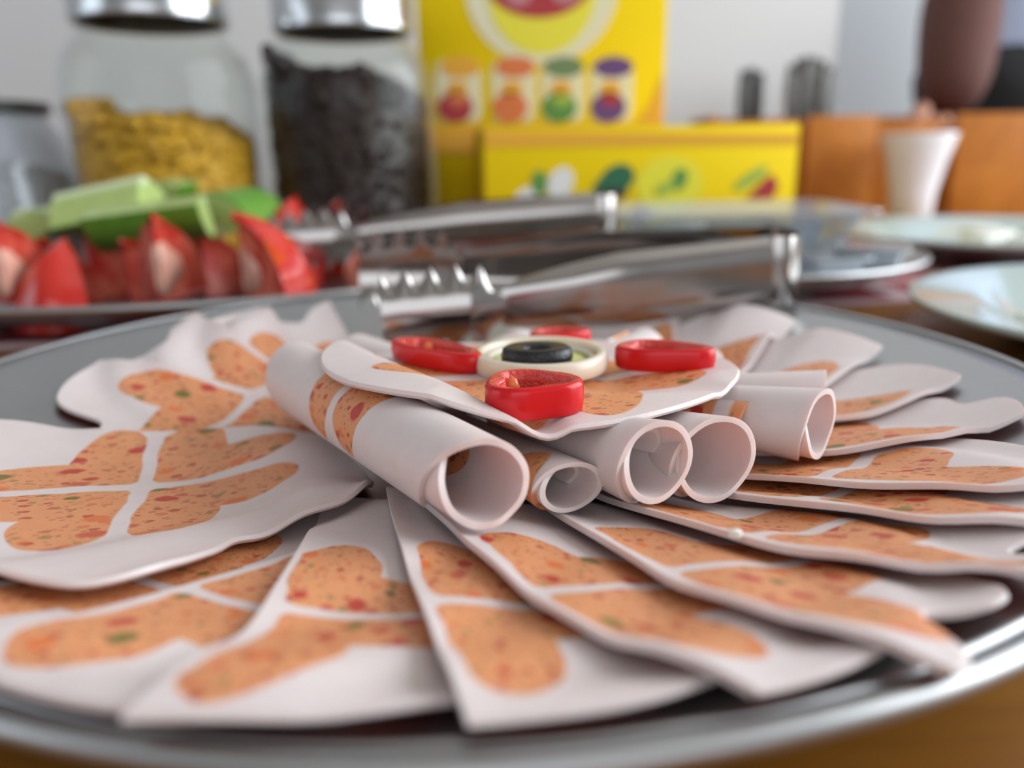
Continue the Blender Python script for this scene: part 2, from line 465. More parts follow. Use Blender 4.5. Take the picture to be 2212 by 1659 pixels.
# ------------------------------------------------------------------ round dish trays
def zd(r):
    t = np.clip((r - .085) / (.158 - .085), 0, 1)
    return -.018 + .018 * t ** 1.35
def dish(name, c, R_, label, mat, k=1.0, sq=(1, 1)):
    s = R_ / .16
    prof = [(0.0005, -.018)]
    for r in np.linspace(.02, .1585, 34): prof.append((r, float(zd(r))))
    for a in np.linspace(150, -70, 10):   # rolled lip
        prof.append((.1600 + .0019 * math.cos(math.radians(a)), -.0010 + .0019 * math.sin(math.radians(a))))
    for r in np.linspace(.1575, .085, 16): prof.append((r, float(zd(r)) - .0016))
    prof.append((.05, -.0200)); prof.append((.0005, -.0200))
    V, F = lathe([(r * s, z * k) for r, z in prof], c, 160, sq)
    o = mesh(name, V, F, mat, loc=(c[0], c[1], c[2] - .02 * k))
    return tag(o, label, 'tray')
dish('serving_tray', (0, 0, 0), .16, 'round satin steel tray holding the fanned cold cuts', M_TRAY)

# ------------------------------------------------------------------ cold-cut slices draped in the order they were laid
GS = .00125
GN = 320
gx = (np.arange(GN) - GN / 2) * GS
GX, GY = np.meshgrid(gx, gx, indexing='ij')
GR = np.hypot(GX, GY)
H = np.where(GR < .156, zd(GR), .0014)
T = .0015      # slice thickness
TS = .0013     # soft slices press into each other a little where they overlap

def shifts(n):
    return [(i, j) for i in range(-n, n + 1) for j in range(-n, n + 1) if i * i + j * j <= n * n + .5]
def envelope(h, n):
    pad = np.pad(h, n, mode='edge'); out = np.full_like(h, -9)
    for i, j in shifts(n): out = np.maximum(out, pad[n + i:n + i + GN, n + j:n + j + GN])
    pad = np.pad(out, n, mode='edge'); acc = np.zeros_like(h); ws = 0
    for i, j in shifts(n):
        w = 1 + math.cos(math.pi * math.hypot(i, j) / (n + 1)); acc += w * pad[n + i:n + i + GN, n + j:n + j + GN]; ws += w
    return acc / ws
def sample(h, x, y):
    fx = np.clip(x / GS + GN / 2, 0, GN - 1.001); fy = np.clip(y / GS + GN / 2, 0, GN - 1.001)
    i = fx.astype(int); j = fy.astype(int); a = fx - i; b = fy - j
    return h[i, j] * (1 - a) * (1 - b) + h[i + 1, j] * a * (1 - b) + h[i, j + 1] * (1 - a) * b + h[i + 1, j + 1] * a * b

def sheet_mesh(name, U, Vv, X, Y, Z, closed, label, group, uvs, cat='cold cut', t=T):
    """grid [rings, segs] of a thin slab, ring 0 the middle, last ring the outline."""
    nr, ns = X.shape
    # rounded edge: an extra loop half way down, pushed outwards a little
    dx = X[-1] - X[-2]; dy = Y[-1] - Y[-2]; l = np.hypot(dx, dy) + 1e-9
    top = np.stack([X, Y, Z + t], -1).reshape(-1, 3); bot = np.stack([X, Y, Z], -1).reshape(-1, 3)
    mid = np.stack([X[-1] + dx / l * t * .35, Y[-1] + dy / l * t * .35, Z[-1] + t * .5], -1)
    P = np.concatenate([top, bot, mid]); n = nr * ns
    uv1 = np.stack([U, Vv], -1).reshape(-1, 2) * uvs; uv = np.concatenate([uv1, uv1, np.stack([U[-1], Vv[-1]], -1) * uvs])
    F = []
    S = ns if closed else ns - 1
    for i in range(nr - 1):
        for j in range(S):
            a, b = i * ns + j, i * ns + (j + 1) % ns
            F.append((a, b, b + ns, a + ns)); F.append((n + a, n + a + ns, n + b + ns, n + b))
    e = (nr - 1) * ns
    for j in range(S):
        j2 = (j + 1) % ns
        F.append((e + j, e + j2, 2 * n + j2, 2 * n + j)); F.append((2 * n + j, 2 * n + j2, n + e + j2, n + e + j))
    if not closed:   # the straight cut edge
        for j in (0, ns - 1):
            for i in range(nr - 1):
                a = i * ns + j; F.append((a, a + ns, n + a + ns, n + a))
    c = (float(X[0].mean()), float(Y[0].mean()), float(Z.min()))
    o = mesh(name, P, F, MEAT, loc=c, uv=uv)
    sharp(o, 50)
    return tag(o, label, cat, group)

def notch_fn(notches):
    def f(ph):
        m = np.ones_like(ph)
        for p0, dep, wid in notches: m = m - dep * np.exp(-((ph - math.radians(p0)) / math.radians(wid)) ** 2)
        return m
    return f

def half_slice(idx, O, alpha, kappa=0.0, Rs=4.9, shift=-.8, notches=(), lift=0.0, scale=1.0, label='', n_env=4, liftv=False, sq=0.0, uo=1.0, curl=.0005):
    """half disc; cut edge along U (outwards), body on the V side. cm -> m"""
    global H
    a = math.radians(alpha); Ux, Uy = math.cos(a), math.sin(a); Vx, Vy = -Uy, Ux
    nf = notch_fn(notches)
    wob = rng.uniform(-1, 1, 3)
    def rmax(ph):
        return Rs * nf(ph) * (1 + sq * np.sin(2 * np.minimum(ph, math.pi / 2)) ** 2 + .012 * wob[0] * np.sin(3 * ph + wob[1] * 3) + .008 * np.sin(7 * ph + wob[2] * 3))
    env = envelope(H, n_env)
    # local coordinates of the grid
    dx, dy = GX * 100 - O[0], GY * 100 - O[1]
    u = dx * Ux + dy * Uy; v = dx * Vx + dy * Vy
    bend = lambda uu: kappa * np.clip(uu, 0, None) ** 2 + .012 * uu * np.abs(uu) * wob[1] * .5
    v = v - bend(u)
    rr = np.hypot(u - shift, v); ph = np.arctan2(v, u - shift)
    def extra(uu, vv):
        tr = np.hypot(O[0] + uu * Ux + vv * Vx, O[1] + uu * Uy + vv * Vy)
        return lift * np.clip((tr - 8.0) / 6.0, 0, 1.3) ** 1.4 * (np.clip(vv / 2.2, .0, 1) if liftv else 1.0) + curl * np.exp(-np.clip(vv, 0, None) / .5) + .00025 * (1 + np.sin(uu * 1.1 + wob[0] * 4) * np.cos(vv * .9 + wob[1] * 4))
    Zg = env + extra(u, v)
    inside = (rr <= rmax(np.clip(ph, 0, math.pi))) & (v >= 0)
    # mesh
    nr, ns = 20, 81
    phs = np.linspace(0, math.pi, ns); fr = np.linspace(0, 1, nr)
    fr = np.concatenate([fr[:-1], [.985, 1.0]]); nr += 1
    rm = rmax(phs)
    Ug = shift + fr[:, None] * rm[None] * np.cos(phs)[None]; Vg = fr[:, None] * rm[None] * np.sin(phs)[None]
    vb = Vg + bend(Ug)
    X = (O[0] + Ug * Ux + vb * Vx) / 100; Y = (O[1] + Ug * Uy + vb * Vy) / 100
    Z = sample(env, X, Y) + extra(Ug, Vg)
    o = sheet_mesh('cold_cut_half_slice', np.where(Ug > 0, Ug * uo, Ug), Vg, X, Y, Z, False, label, 'half slices fanned around the tray', 1 / scale)
    H = np.where(inside, np.maximum(H, Zg + TS), H)
    return o

ORD = 'first second third fourth fifth sixth seventh eighth ninth tenth eleventh'.split()
A_ = lambda n: '%s half slice of the fan counting from the whole flat slice past the long roll' % ORD[n - 1]
B_ = lambda n: '%s half slice of the fan counting from the tomato side past the tongs' % ORD[n - 1]
SL = [
    # O, alpha, kappa, dict
    ((-6.6, -9.9), -122, 0.0, dict(shift=-1.0, Rs=4.8, scale=.92, sq=.1)),
    ((-4.5, -11.6), -114, -.02, dict(shift=-1.3, Rs=4.6, scale=.92, sq=.14, uo=1.08)),
    ((-2.75, -12.7), -85, -.10, dict(shift=-2.0, Rs=5.0, scale=.9, sq=.17, uo=1.12)),
    ((-.45, -12.7), -76, .01, dict(shift=-1.8, Rs=5.0, scale=.9, sq=.17, uo=1.1)),
    ((1.15, -12.5), -67, .09, dict(shift=-1.4, Rs=5.0, scale=.92, sq=.14, uo=1.05)),
    ((3.2, -11.8), -73, .11, dict(shift=-1.0, notches=[(22, .16, 11)], scale=.95)),
    ((4.9, -10.3), -62, .12, dict(notches=[(30, .14, 10)])),
    ((6.8, -8.2), -53, .065, dict()),
    ((7.5, -7.1), -47, .075, dict(shift=-.4, notches=[(25, .10, 9)])),
    ((8.0, -4.7), -26, .115, dict(shift=.0, notches=[(36, .07, 8)])),
    ((8.8, -2.4), -6, .09, dict(shift=.2)),
    ((9.4, -.3), 40, 0.0, dict(Rs=5.4, shift=.2, lift=.010, liftv=True)),
    ((8.7, 2.7), 57, 0.0, dict(Rs=5.5, shift=.3, lift=.013, liftv=True)),
    ((6.9, 4.9), 78, 0.0, dict(Rs=5.3, shift=.3, lift=.010, liftv=True)),
    ((4.1, 6.0), 95, 0.0, dict(shift=.3, lift=.005)),
    ((-.5, 6.4), 108, 0.0, dict(shift=.3, lift=.005)),
    ((-4.2, 5.6), 114, 0.0, dict(shift=1.6, notches=[(24, .22, 13)], lift=.006, curl=.0022)),
    ((-5.8, 4.8), 128, 0.0, dict(shift=1.6, lift=.004, curl=.0022)),
    ((-6.6, 3.7), 143, 0.0, dict(shift=1.3, notches=[(28, .17, 13)], lift=.002, curl=.002)),
    ((-7.3, 1.8), 164, 0.0, dict(Rs=5.3, shift=.6, notches=[(58, .20, 13)], scale=1.15, curl=.0015)),
]
for i, e_ in enumerate(SL): e_[3]['label'] = A_(i + 1) if i < 10 else B_(20 - i)
for i, (O, al, ka, kw) in enumerate(SL):
    half_slice(i, O, al, ka, **kw)
H = H + (T - TS)

def full_slice(name, pts, cen, uvcen, uvrot, uvs, label, env_n, zfun=None, t=T, group=None, wave=.0008, skew=None):
    global H
    P = np.array(pts, float) - np.array(cen)
    an = np.arctan2(P[:, 1], P[:, 0]); rd = np.hypot(P[:, 0], P[:, 1]); od = np.argsort(an); an, rd = an[od], rd[od]
    fine = np.linspace(-math.pi, math.pi, 721)[:-1]
    r = np.interp(fine, an, rd, period=2 * math.pi)
    kk = np.hanning(27); kk /= kk.sum()
    r = np.convolve(np.concatenate([r[-30:], r, r[:30]]), kk, 'same')[30:-30]
    rfun = lambda ph: np.interp(ph, fine, r, period=2 * math.pi)
    env = envelope(H, env_n)
    if zfun is not None: env = zfun(env)
    dx, dy = GX * 100 - cen[0], GY * 100 - cen[1]
    rr = np.hypot(dx, dy); ph = np.arctan2(dy, dx)
    extra = lambda x, y: wave * (1 + np.sin(x * .9 + 1.3) * np.cos(y * .8 + .4))
    Zg = env + extra(dx, dy)
    ns = 200; phs = np.linspace(-math.pi, math.pi, ns + 1)[:-1]
    fr = np.concatenate([np.linspace(.002, .97, 26), [.988, 1.0]])
    rm = rfun(phs)
    Xc = fr[:, None] * rm[None] * np.cos(phs)[None]; Yc = fr[:, None] * rm[None] * np.sin(phs)[None]
    X = (cen[0] + Xc) / 100; Y = (cen[1] + Yc) / 100
    Z = sample(env, X, Y) + extra(Xc, Yc)
    qx, qy = X * 100 - uvcen[0], Y * 100 - uvcen[1]; c, s = math.cos(math.radians(uvrot)), math.sin(math.radians(uvrot))
    if skew is None: pu, pv = qx * c + qy * s, -qx * s + qy * c
    else:   # slightly sheared clover: its two white seams do not cross at a right angle
        e1, e2 = math.radians(skew[0]), math.radians(skew[1]); det = math.cos(e1) * math.sin(e2) - math.sin(e1) * math.cos(e2)
        pu = (qx * math.sin(e2) - qy * math.cos(e2)) / det; pv = (-qx * math.sin(e1) + qy * math.cos(e1)) / det
    o = sheet_mesh(name, pu, pv, X, Y, Z, True, label, group, 1 / uvs, t=t)
    H = np.where(rr <= rfun(ph), np.maximum(H, Zg + t), H)
    return o
full_slice('cold_cut_slice', [(-13.6, -3.2), (-12.6, -2.5), (-11.2, -2.4), (-9.7, -2.1), (-6.4, -1.0), (-4.6, -1.6), (-3.2, -3.4), (-2.4, -5.7), (-2.8, -7), (-3.8, -7.8), (-4.7, -8.6), (-4.8, -10.1), (-5.0, -11.3), (-5.8, -12), (-6.6, -11.9), (-7.6, -11.5), (-9.5, -10.8), (-12, -9.2), (-13.6, -7), (-14.2, -5)],
           (-8.3, -6.2), (-8.0, -5.3), 38, 1.12, 'whole flat slice with four orange clover leaves, overlapping the fan beside the long roll', 5, skew=(40, 106))

# ------------------------------------------------------------------ rolled slices
def roll(name, front, axis_deg, length, r_front, r_back, Lb, th0, label, hand=1, z_front=None, z_back=None, squash=.95, uvc=(0, 0), pitch_extra=0.0, scale=1.0):
    """a disc rolled about an axis; front = (x, y) cm of the open end, axis_deg points from the back end to the open end."""
    global H
    a = math.radians(axis_deg); A = np.array([math.cos(a), math.sin(a)])
    La = length / 2
    na, nb = 44, 120
    b = np.linspace(-Lb, Lb, nb)
    b = np.sign(b) * (1 - (1 - np.abs(b) / Lb) ** 1.15) * Lb * .995
    half = La * (1 - .27 * np.abs(b / Lb) ** 2.3)
    sgrid = np.linspace(-1, 1, na)
    jag = .018 * np.sin(b * 5.1 + th0) + .010 * np.sin(b * 11 + 1)
    a_ = sgrid[None, :] * (half + jag)[:, None]              # nb x na
    B = np.repeat(b[:, None], na, 1)
    f = (a_ + La) / (2 * La)
    rr = r_back + (r_front - r_back) * f
    rbar = (r_front + r_back) / 2
    theta = th0 + hand * B / rbar
    tcm = .135
    grow = tcm * .95 * (B + Lb) / (2 * math.pi * rbar)
    ctr = np.array(front) - A * La
    Sx, Sy = -A[1], A[0]
    turns = 2 * Lb / (2 * math.pi * rbar)
    rout = lambda ff: (r_back + (r_front - r_back) * ff) + tcm * (.95 * turns + 1)
    # rest on the surface below
    def support(ff):
        p = ctr + A * La * (2 * ff - 1); m = []
        for w in (-.3, 0, .3): m.append(sample(H, np.array([(p[0] + Sx * w) / 100]), np.array([(p[1] + Sy * w) / 100]))[0])
        return max(m) * 100
    zf = max(z_front, max(support(x) for x in (.8, .9, .97))); zb = max(z_back, max(support(x) for x in (.05, .2, .35)))
    def surf(off):
        rho = rr + grow + off
        ax = zb + (zf - zb) * f + (r_back + (r_front - r_back) * f + tcm * (.95 * turns + 1)) * squash
        X = ctr[0] + A[0] * a_ + Sx * rho * np.cos(theta); Y = ctr[1] + A[1] * a_ + Sy * rho * np.cos(theta)
        Z = ax + rho * np.sin(theta) * squash
        return np.stack([X, Y, Z], -1).reshape(-1, 3) / 100
    P = np.concatenate([surf(0), surf(tcm)]); n = na * nb
    F = []
    for i in range(nb - 1):
        for j in range(na - 1):
            q = i * na + j
            F.append((q, q + 1, q + na + 1, q + na)); F.append((n + q, n + q + na, n + q + na + 1, n + q + 1))
    for i in range(nb - 1):
        for j in (0, na - 1):
            q = i * na + j; F.append((q, q + na, n + q + na, n + q))
    for j in range(na - 1):
        for i in (0, nb - 1):
            q = i * na + j; F.append((q, q + 1, n + q + 1, n + q))
    uv = np.stack([(a_ - uvc[0]).ravel(), (B - uvc[1]).ravel()], -1) / scale; uv = np.concatenate([uv, uv])
    p0 = ctr / 100
    o = mesh(name, P, F, MEAT, loc=(p0[0], p0[1], float(P[:, 2].min())), uv=uv)
    sharp(o, 60)
    tag(o, label, 'cold cut', 'rolled slices in the middle of the tray')
    # height field
    dx, dy = GX * 100 - ctr[0], GY * 100 - ctr[1]
    s = dx * A[0] + dy * A[1]; d = np.abs(dx * Sx + dy * Sy)
    ff = np.clip((s + La) / (2 * La), 0, 1); ro = rout(ff)
    zt = zb + (zf - zb) * ff + ro * squash + np.sqrt(np.clip(ro ** 2 - d ** 2, 0, None)) * squash
    ins = (d < ro) & (np.abs(s) < La * .93)
    H = np.where(ins, np.maximum(H, zt / 100), H)
    return o
HB = H.copy()
ROLLS = [
    # front, axis, length, r_front, r_back, Lb, th0, hand, squash, uvc, z_front, z_back, label
    ((0.5, -9.6), -58, 11.7, .64, .76, 3.3, -.6, 1, .98, (.2, -.55), -1.25, -1.1, 'long rolled slice with two orange patches lying next to the whole flat slice'),
    ((2.15, -7.9), -62, 6.6, .50, .18, 2.2, -.5, 1, .70, (3.2, 4.2), -1.25, -1.2, 'narrow rolled slice with a dark flattened mouth beside the long roll'),
    ((3.95, -7.9), -58, 6.4, .64, .15, 2.4, -.3, 1, 1.0, (9, 9), -1.25, -1.2, 'funnel-shaped rolled slice with a small flap folded inside its mouth'),
    ((5.35, -7.2), -62, 6.2, .80, .15, 2.4, -.3, 1, .94, (9, 9), -1.2, -1.2, 'widest funnel-shaped rolled slice with an open smooth mouth'),
    ((6.75, -4.6), -34, 5.4, .50, .15, 1.9, 1.2, 1, .95, (2.2, .8), -1.1, -1.15, 'rolled slice with an orange inside peeping out behind the widest funnel'),
    ((8.3, -5.3), -38, 6.0, .60, .20, 2.4, -.2, 1, 1.0, (9, 9), -1.25, -1.1, 'rolled slice with a torn pointed mouth at the end of the row'),
    ((9.2, -2.9), -18, 6.0, .64, .20, 2.3, 1.4, 1, .85, (9, 9), -1.15, -1.1, 'rolled slice with a wide curled lip lying behind the torn one'),
    ((7.3, 1.0), 16, 5.6, .46, .16, 2.0, 1.4, 1, .9, (3.2, 4.2), -1.2, -1.2, 'rolled slice under the pointed pepper ring on the pale green plate side'),
    ((5.7, 4.4), 48, 6.2, .50, .16, 2.2, 1.0, 1, .9, (3.2, 4.2), -1.2, -1.2, 'rolled slice showing as a white ridge behind the peppers towards the tongs handle'),
    ((1.2, 4.6), 95, 5.6, .50, .16, 2.2, 1.0, 1, .9, (3.2, 4.2), -1.2, -1.2, 'rolled slice facing the jaw of the steel tongs'),
    ((-4.4, 3.7), 140, 7.0, .56, .20, 2.4, .6, 1, .9, (3.2, 4.2), -1.2, -1.1, 'short rolled slice poking out between the long roll and the whole top slice'),
]
HS = [HB]
for fr_, ax_, ln_, rf_, rb_, lb_, t0_, hd_, sq_, uc_, zf_, zb2_, lab_ in ROLLS:
    H = HB.copy()
    roll('rolled_cold_cut', fr_, ax_, ln_, rf_, rb_, lb_, t0_, lab_, hand=hd_, squash=sq_, uvc=uc_, z_front=zf_, z_back=zb2_)
    HS.append(H)
H = np.maximum.reduce(HS)

# ------------------------------------------------------------------ whole slice lying on the rolls
def topz(env):
    r = np.hypot(GX * 100 - 1.3, GY * 100 + 2.4)
    cap = .0085 + .0022 * np.clip(1.3 - GX * 100, -.6, 4.5)
    lev = .0046 - .0006 * (GX * 100 - 1.3) - .0050 * np.clip(r / 5.4, 0, 1.3) ** 3
    return np.maximum(np.minimum(env, cap), lev)
an = np.radians(np.arange(0, 360, 15))
rt = 5.35 * (1 + .02 * np.cos(2 * an + .4) + .018 * np.sin(3 * an + 1))
full_slice('cold_cut_top_slice', np.stack([1.35 + rt * np.cos(an), -2.35 + rt * .99 * np.sin(an)], -1), (1.35, -2.35), (1.6, -2.9), 8, 1.18,
           'whole slice laid flat over the rolls under the olive, onion and peppers', 7, topz, wave=.0004)

def zt(x, y, r=.6, q=75):
    m = np.hypot(GX * 100 - x, GY * 100 - y) < r
    return float(np.percentile(H[m], q))

# ------------------------------------------------------------------ garnish
def pepper_ring(cx_, cy_, a, b, ang, label, h=.62, tilt=0.0, tri=.12, memb=0):
    """ring cut from a small red pepper: skin wall, wet inner wall, membrane"""
    z0 = zt(cx_, cy_, max(a, b) * .9, 88)
    t = thing('pepper_ring', (cx_ / 100, cy_ / 100, z0), label, 'pepper slice', 'red pepper rings on the top slice')
    n = 72; ph = np.linspace(0, 2 * math.pi, n + 1)[:-1]
    out = 1 + tri * np.cos(3 * ph + .5) * .5 + .05 * np.cos(2 * ph)
    inn = .70 * (1 + tri * .9 * np.cos(3 * ph + .5) + .06 * np.cos(5 * ph + 1))
    def ring(f, z, rad):
        x, y = a * rad * np.cos(ph) * f, b * rad * np.sin(ph) * f
        c, s = math.cos(ang), math.sin(ang)
        zz = z + tilt * x
        return np.stack([(cx_ + c * x - s * y) / 100, (cy_ + s * x + c * y) / 100, z0 + zz / 100], -1)
    def strip(rings):
        V = np.concatenate(rings); F = []
        for i in range(len(rings) - 1):
            for j in range(n): F.append((i * n + j, i * n + (j + 1) % n, (i + 1) * n + (j + 1) % n, (i + 1) * n + j))
        return V, F
    mesh('skin', *strip([ring(.80, .0, out), ring(.93, 0, out), ring(.97, .04, out), ring(1.0, h * .4, out), ring(.99, h * .85, out), ring(.95, h * .97, out), ring(.90, h, out)]), M_PEPPER, t)
    mesh('flesh', *strip([ring(.90, h, out), ring(1.06, h * .985, inn), ring(1.0, h * .9, inn), ring(.93, h * .5, inn), ring(.98, .05, inn), ring(1.08, 0, inn), ring(.80, 0, out)]), M_PEPIN, t)
    for m in range(memb):
        w = 2.2 + m * 2.6
        x, y = a * .62 * math.cos(w), b * .62 * math.sin(w); c, s = math.cos(ang), math.sin(ang)
        pc = ((cx_ + c * x - s * y) / 100, (cy_ + s * x + c * y) / 100, z0 + h * .45 / 100)
        V, F = lathe([(.02 * .01, -h * .42 / 100), (.14 / 100, -h * .3 / 100), (.17 / 100, .1 / 100), (.10 / 100, h * .38 / 100), (.0001, h * .42 / 100)], pc, 16, (1, .6))
        mesh('membrane', V, F, M_MEMB, t)
    return t
pepper_ring(1.35, -6.45, 1.02, .88, .05, 'red pepper ring with the open hollow, on the edge side facing the rolls', h=.72, tri=.2, memb=1)
pepper_ring(-1.15, -1.75, 1.62, .62, -.72, 'long oval red pepper ring beside the onion towards the long roll', h=.55, tri=.05, memb=1)
pepper_ring(4.95, -2.45, 1.25, .70, -.22, 'pointed red pepper ring beside the onion towards the pale green plate', h=.6, tri=.18)
pepper_ring(2.45, 1.5, .95, .60, .25, 'red pepper ring half hidden behind the onion, next to the tongs', h=.5, tri=.12)

def onion():
    c = (1.72, -2.25); z0 = zt(c[0], c[1], 1.7, 88)
    t = thing('onion_ring', (c[0] / 100, c[1] / 100, z0), 'thick translucent white onion ring in the middle of the top slice', 'onion ring')
    C3 = (c[0] / 100, c[1] / 100, z0)
    def rg(r0, r1, h, z=0):
        e = .05
        pr = [(r0 + e, z), (r1 - e, z), (r1, z + e), (r1 + .02, z + h * .5), (r1 - .02, z + h - e), (r1 - e - .02, z + h), (r0 + e, z + h), (r0, z + h - e), (r0, z + e), (r0 + e, z)]
        return lathe([(a / 100, b / 100) for a, b in pr], C3, 96, (1, .96))
    mesh('outer_layer', *rg(1.52, 1.82, .50), M_ONION, t)
    mesh('inner_layer', *rg(1.30, 1.53, .36), M_ONION, t)
    pr = [(.001, .02), (1.31, .02), (1.31, .22), (1.0, .26), (.5, .24), (.001, .24)]
    mesh('core', *lathe([(a / 100, b / 100) for a, b in pr], C3, 72, (1, .96)), M_ONCORE, t)
    return z0
oz = onion()
def olive():
    c = (1.62 / 100, -2.75 / 100, oz + .0026)
    e = .06; r0, r1, h = .34, .93, .46
    pr = [(r0, e), (r0 + e, 0), (r1 - e, 0), (r1, e), (r1 + .02, h * .5), (r1 - .03, h - e), (r1 - .12, h), (r0 + .05, h - .04), (r0, h - .1), (r0, e)]
    V, F = lathe([(a / 100, b / 100) for a, b in pr], c, 64, (1, .72))
    o = mesh('olive_slice', V, F, M_OLIVE, loc=c)
    tag(o, 'black olive ring resting inside the onion ring', 'olive slice')
olive()
def crumb(px, py, col, r, label):
    p = at_z(px, py, -.009)
    z = zt(p[0] * 100, p[1] * 100, .2, 90)
    V, F = lathe([(.0001, 0), (r, .0003), (r * .9, r), (.0001, r * 1.3)], (p[0], p[1], z), 9, (1, .7))
    tag(mesh('food_crumb', V, F, col, loc=(p[0], p[1], z), smooth=False), label, 'crumb')
crumb(1583, 1232, M_CHEESE, .0013, 'tiny pale yellow crumb lying on a front half slice')

# ------------------------------------------------------------------ tongs
def tongs(name, jf, jr, bend_f, bend_r, zbase, zend, label, jaw_len=.046, jaw_h=.027, arm_h=.020, th=.0011, dz_far=0.0):
    """jf/jr: (x, y) of jaw tips of the two arms; bend_f/bend_r: (x, y) where the arms meet the rounded end."""
    root = thing(name, ((jf[0] + bend_f[0]) / 2, (jf[1] + jr[1]) / 2, min(zbase, zend)), label, 'tongs')
    mid = np.array([(jf[0] + jr[0]) / 2, (jf[1] + jr[1]) / 2])
    for who, tip, be in (('near', jf, bend_f), ('far', jr, bend_r)):
        tip = np.array(tip); be = np.array(be)
        d = be - tip; L = np.hypot(*d); d = d / L
        nrm = np.array([d[1], -d[0]])
        side = 1 if who == 'near' else -1       # outward side
        zoff = (lambda f_: 0.0) if who == 'near' else (lambda f_: dz_far * (1 - f_))
        # jaw: a curved scoop with teeth along its upper and lower edges
        nu, nv = 60, 14
        top, bot = [], []
        V, F = [], []
        for layer in (0, 1):
            for i in range(nu + 1):
                s = i / nu
                w = jaw_h * (1.0 if s < .72 else 1 - .62 * ((s - .72) / .28) ** 1.5)
                tooth = (1 - abs(((s * 5.0 + .5) % 1.0) * 2 - 1)) * .0075 if s < .95 else 0
                for j in range(nv + 1):
                    q = j / nv * 2 - 1
                    zc = zbase + (zend - zbase) * (s * jaw_len / L) + jaw_h * .5 + zoff(s * jaw_len / L)
                    hgt = w * .5 * q
                    if q > .7: hgt += (tooth - .0038) * (q - .7) / .3
                    if q < -.7: hgt -= (tooth - .0038) * (-q - .7) / .3
                    bul = .0048 * (1 - q * q) * (1 - .75 * max(0, (s - .7) / .3)) - .002 * (1 - s)
                    off = side * bul + (th if layer else 0)
                    p = tip + d * s * jaw_len + nrm * off
                    V.append((p[0], p[1], zc + hgt))
        k = (nu + 1) * (nv + 1)
        for i in range(nu):
            for j in range(nv):
                a = i * (nv + 1) + j
                F.append((a, a + 1, a + nv + 2, a + nv + 1)); F.append((k + a, k + a + nv + 1, k + a + nv + 2, k + a + 1))
        for i in range(nu):
            for j in (0, nv):
                a = i * (nv + 1) + j; F.append((a, a + nv + 1, k + a + nv + 1, k + a))
        for j in range(nv):
            a = j; F.append((a, a + 1, k + a + 1, k + a)); a = nu * (nv + 1) + j; F.append((a, a + 1, k + a + 1, k + a))
        sharp(mesh('jaw', V, F, M_STEEL, root), 40)
        # arm: shallow channel with folded flanges
        m = 40; prof_n = 9
        V, F = [], []
        for layer in (0, 1):
            for i in range(m + 1):
                s = i / m
                l = jaw_len * .97 + (L - jaw_len * .97) * s
                w = arm_h * (.52 + .56 * min(1, s * 2.4) ** .7 - .06 * s)
                zc = zbase + (zend - zbase) * (l / L) + jaw_h * .5 + .001 * s + zoff(l / L)
                for j in range(prof_n):
                    q = j / (prof_n - 1) * 2 - 1
                    fl = -side * .0042 * max(0, (abs(q) - .55) / .45) ** 1.6 * min(1, .25 + s * 3)
                    off = fl + (th if layer else 0) + side * .001 * math.sin(s * math.pi)
                    p = tip + d * l + nrm * off
                    V.append((p[0], p[1], zc + w * .5 * q))
        k = (m + 1) * prof_n
        for i in range(m):
            for j in range(prof_n - 1):
                a = i * prof_n + j
                F.append((a, a + 1, a + prof_n + 1, a + prof_n)); F.append((k + a, k + a + prof_n, k + a + prof_n + 1, k + a + 1))
            for j in (0, prof_n - 1):
                a = i * prof_n + j; F.append((a, a + prof_n, k + a + prof_n, k + a))
        for i in (0, m):
            for j in range(prof_n - 1):
                a = i * prof_n + j; F.append((a, a + 1, k + a + 1, k + a))
        arm = sharp(mesh('arm', V, F, M_STEEL, root), 50)
        if who == 'near':
            p = tip + d * (jaw_len * 1.06) - nrm * side * .003
            zc = zbase + jaw_h * .62
            V, F = tube([(p[0], p[1], zc), (p[0] - nrm[0] * side * .006, p[1] - nrm[1] * side * .006, zc)], .0026, 14)
            mesh('stop_pin', V, F, M_STEEL, arm)
    # rounded spring end
    b0, b1 = np.array(bend_f), np.array(bend_r)
    c = (b0 + b1) / 2; r = np.hypot(*(b1 - b0)) / 2
    e1 = (b0 - c) / r; e2 = np.array([-e1[1], e1[0]])
    if e2[0] < 0: e2 = -e2
    V, F = [], []
    m = 28; w = arm_h * 1.02
    for layer in (0, 1):
        for i in range(m + 1):
            a = math.pi * i / m
            sq = .62
            for j in range(5):
                q = j / 4 * 2 - 1
                rr = r - (th if layer else 0) - .0012 * q * q
                p = c + e1 * math.copysign(abs(math.cos(a)) ** .7, math.cos(a)) * rr + e2 * math.sin(a) ** .7 * rr * sq
                V.append((p[0], p[1], zend + jaw_h * .5 + .001 + w * .5 * q))
    k = (m + 1) * 5
    for i in range(m):
        for j in range(4):
            a = i * 5 + j; F.append((a, a + 1, a + 6, a + 5)); F.append((k + a, k + a + 5, k + a + 6, k + a + 1))
        for j in (0, 4):
            a = i * 5 + j; F.append((a, a + 5, k + a + 5, k + a))
    sharp(mesh('spring_end', V, F, M_STEEL, root), 50)
    return root
tongs('serving_tongs', (-.0375, .054), (-.056, .114), (.113, .084), (.119, .128), -.0080, .0015, 'steel serving tongs with toothed jaws lying across the back of the cold-cut tray', dz_far=.010, arm_h=.027)
tongs('serving_tongs', (-.118, .205), (-.115, .255), (.060, .232), (.062, .272), .004, .012, 'steel serving tongs with a shadowed far arm resting on the tomato tray rim', arm_h=.025)

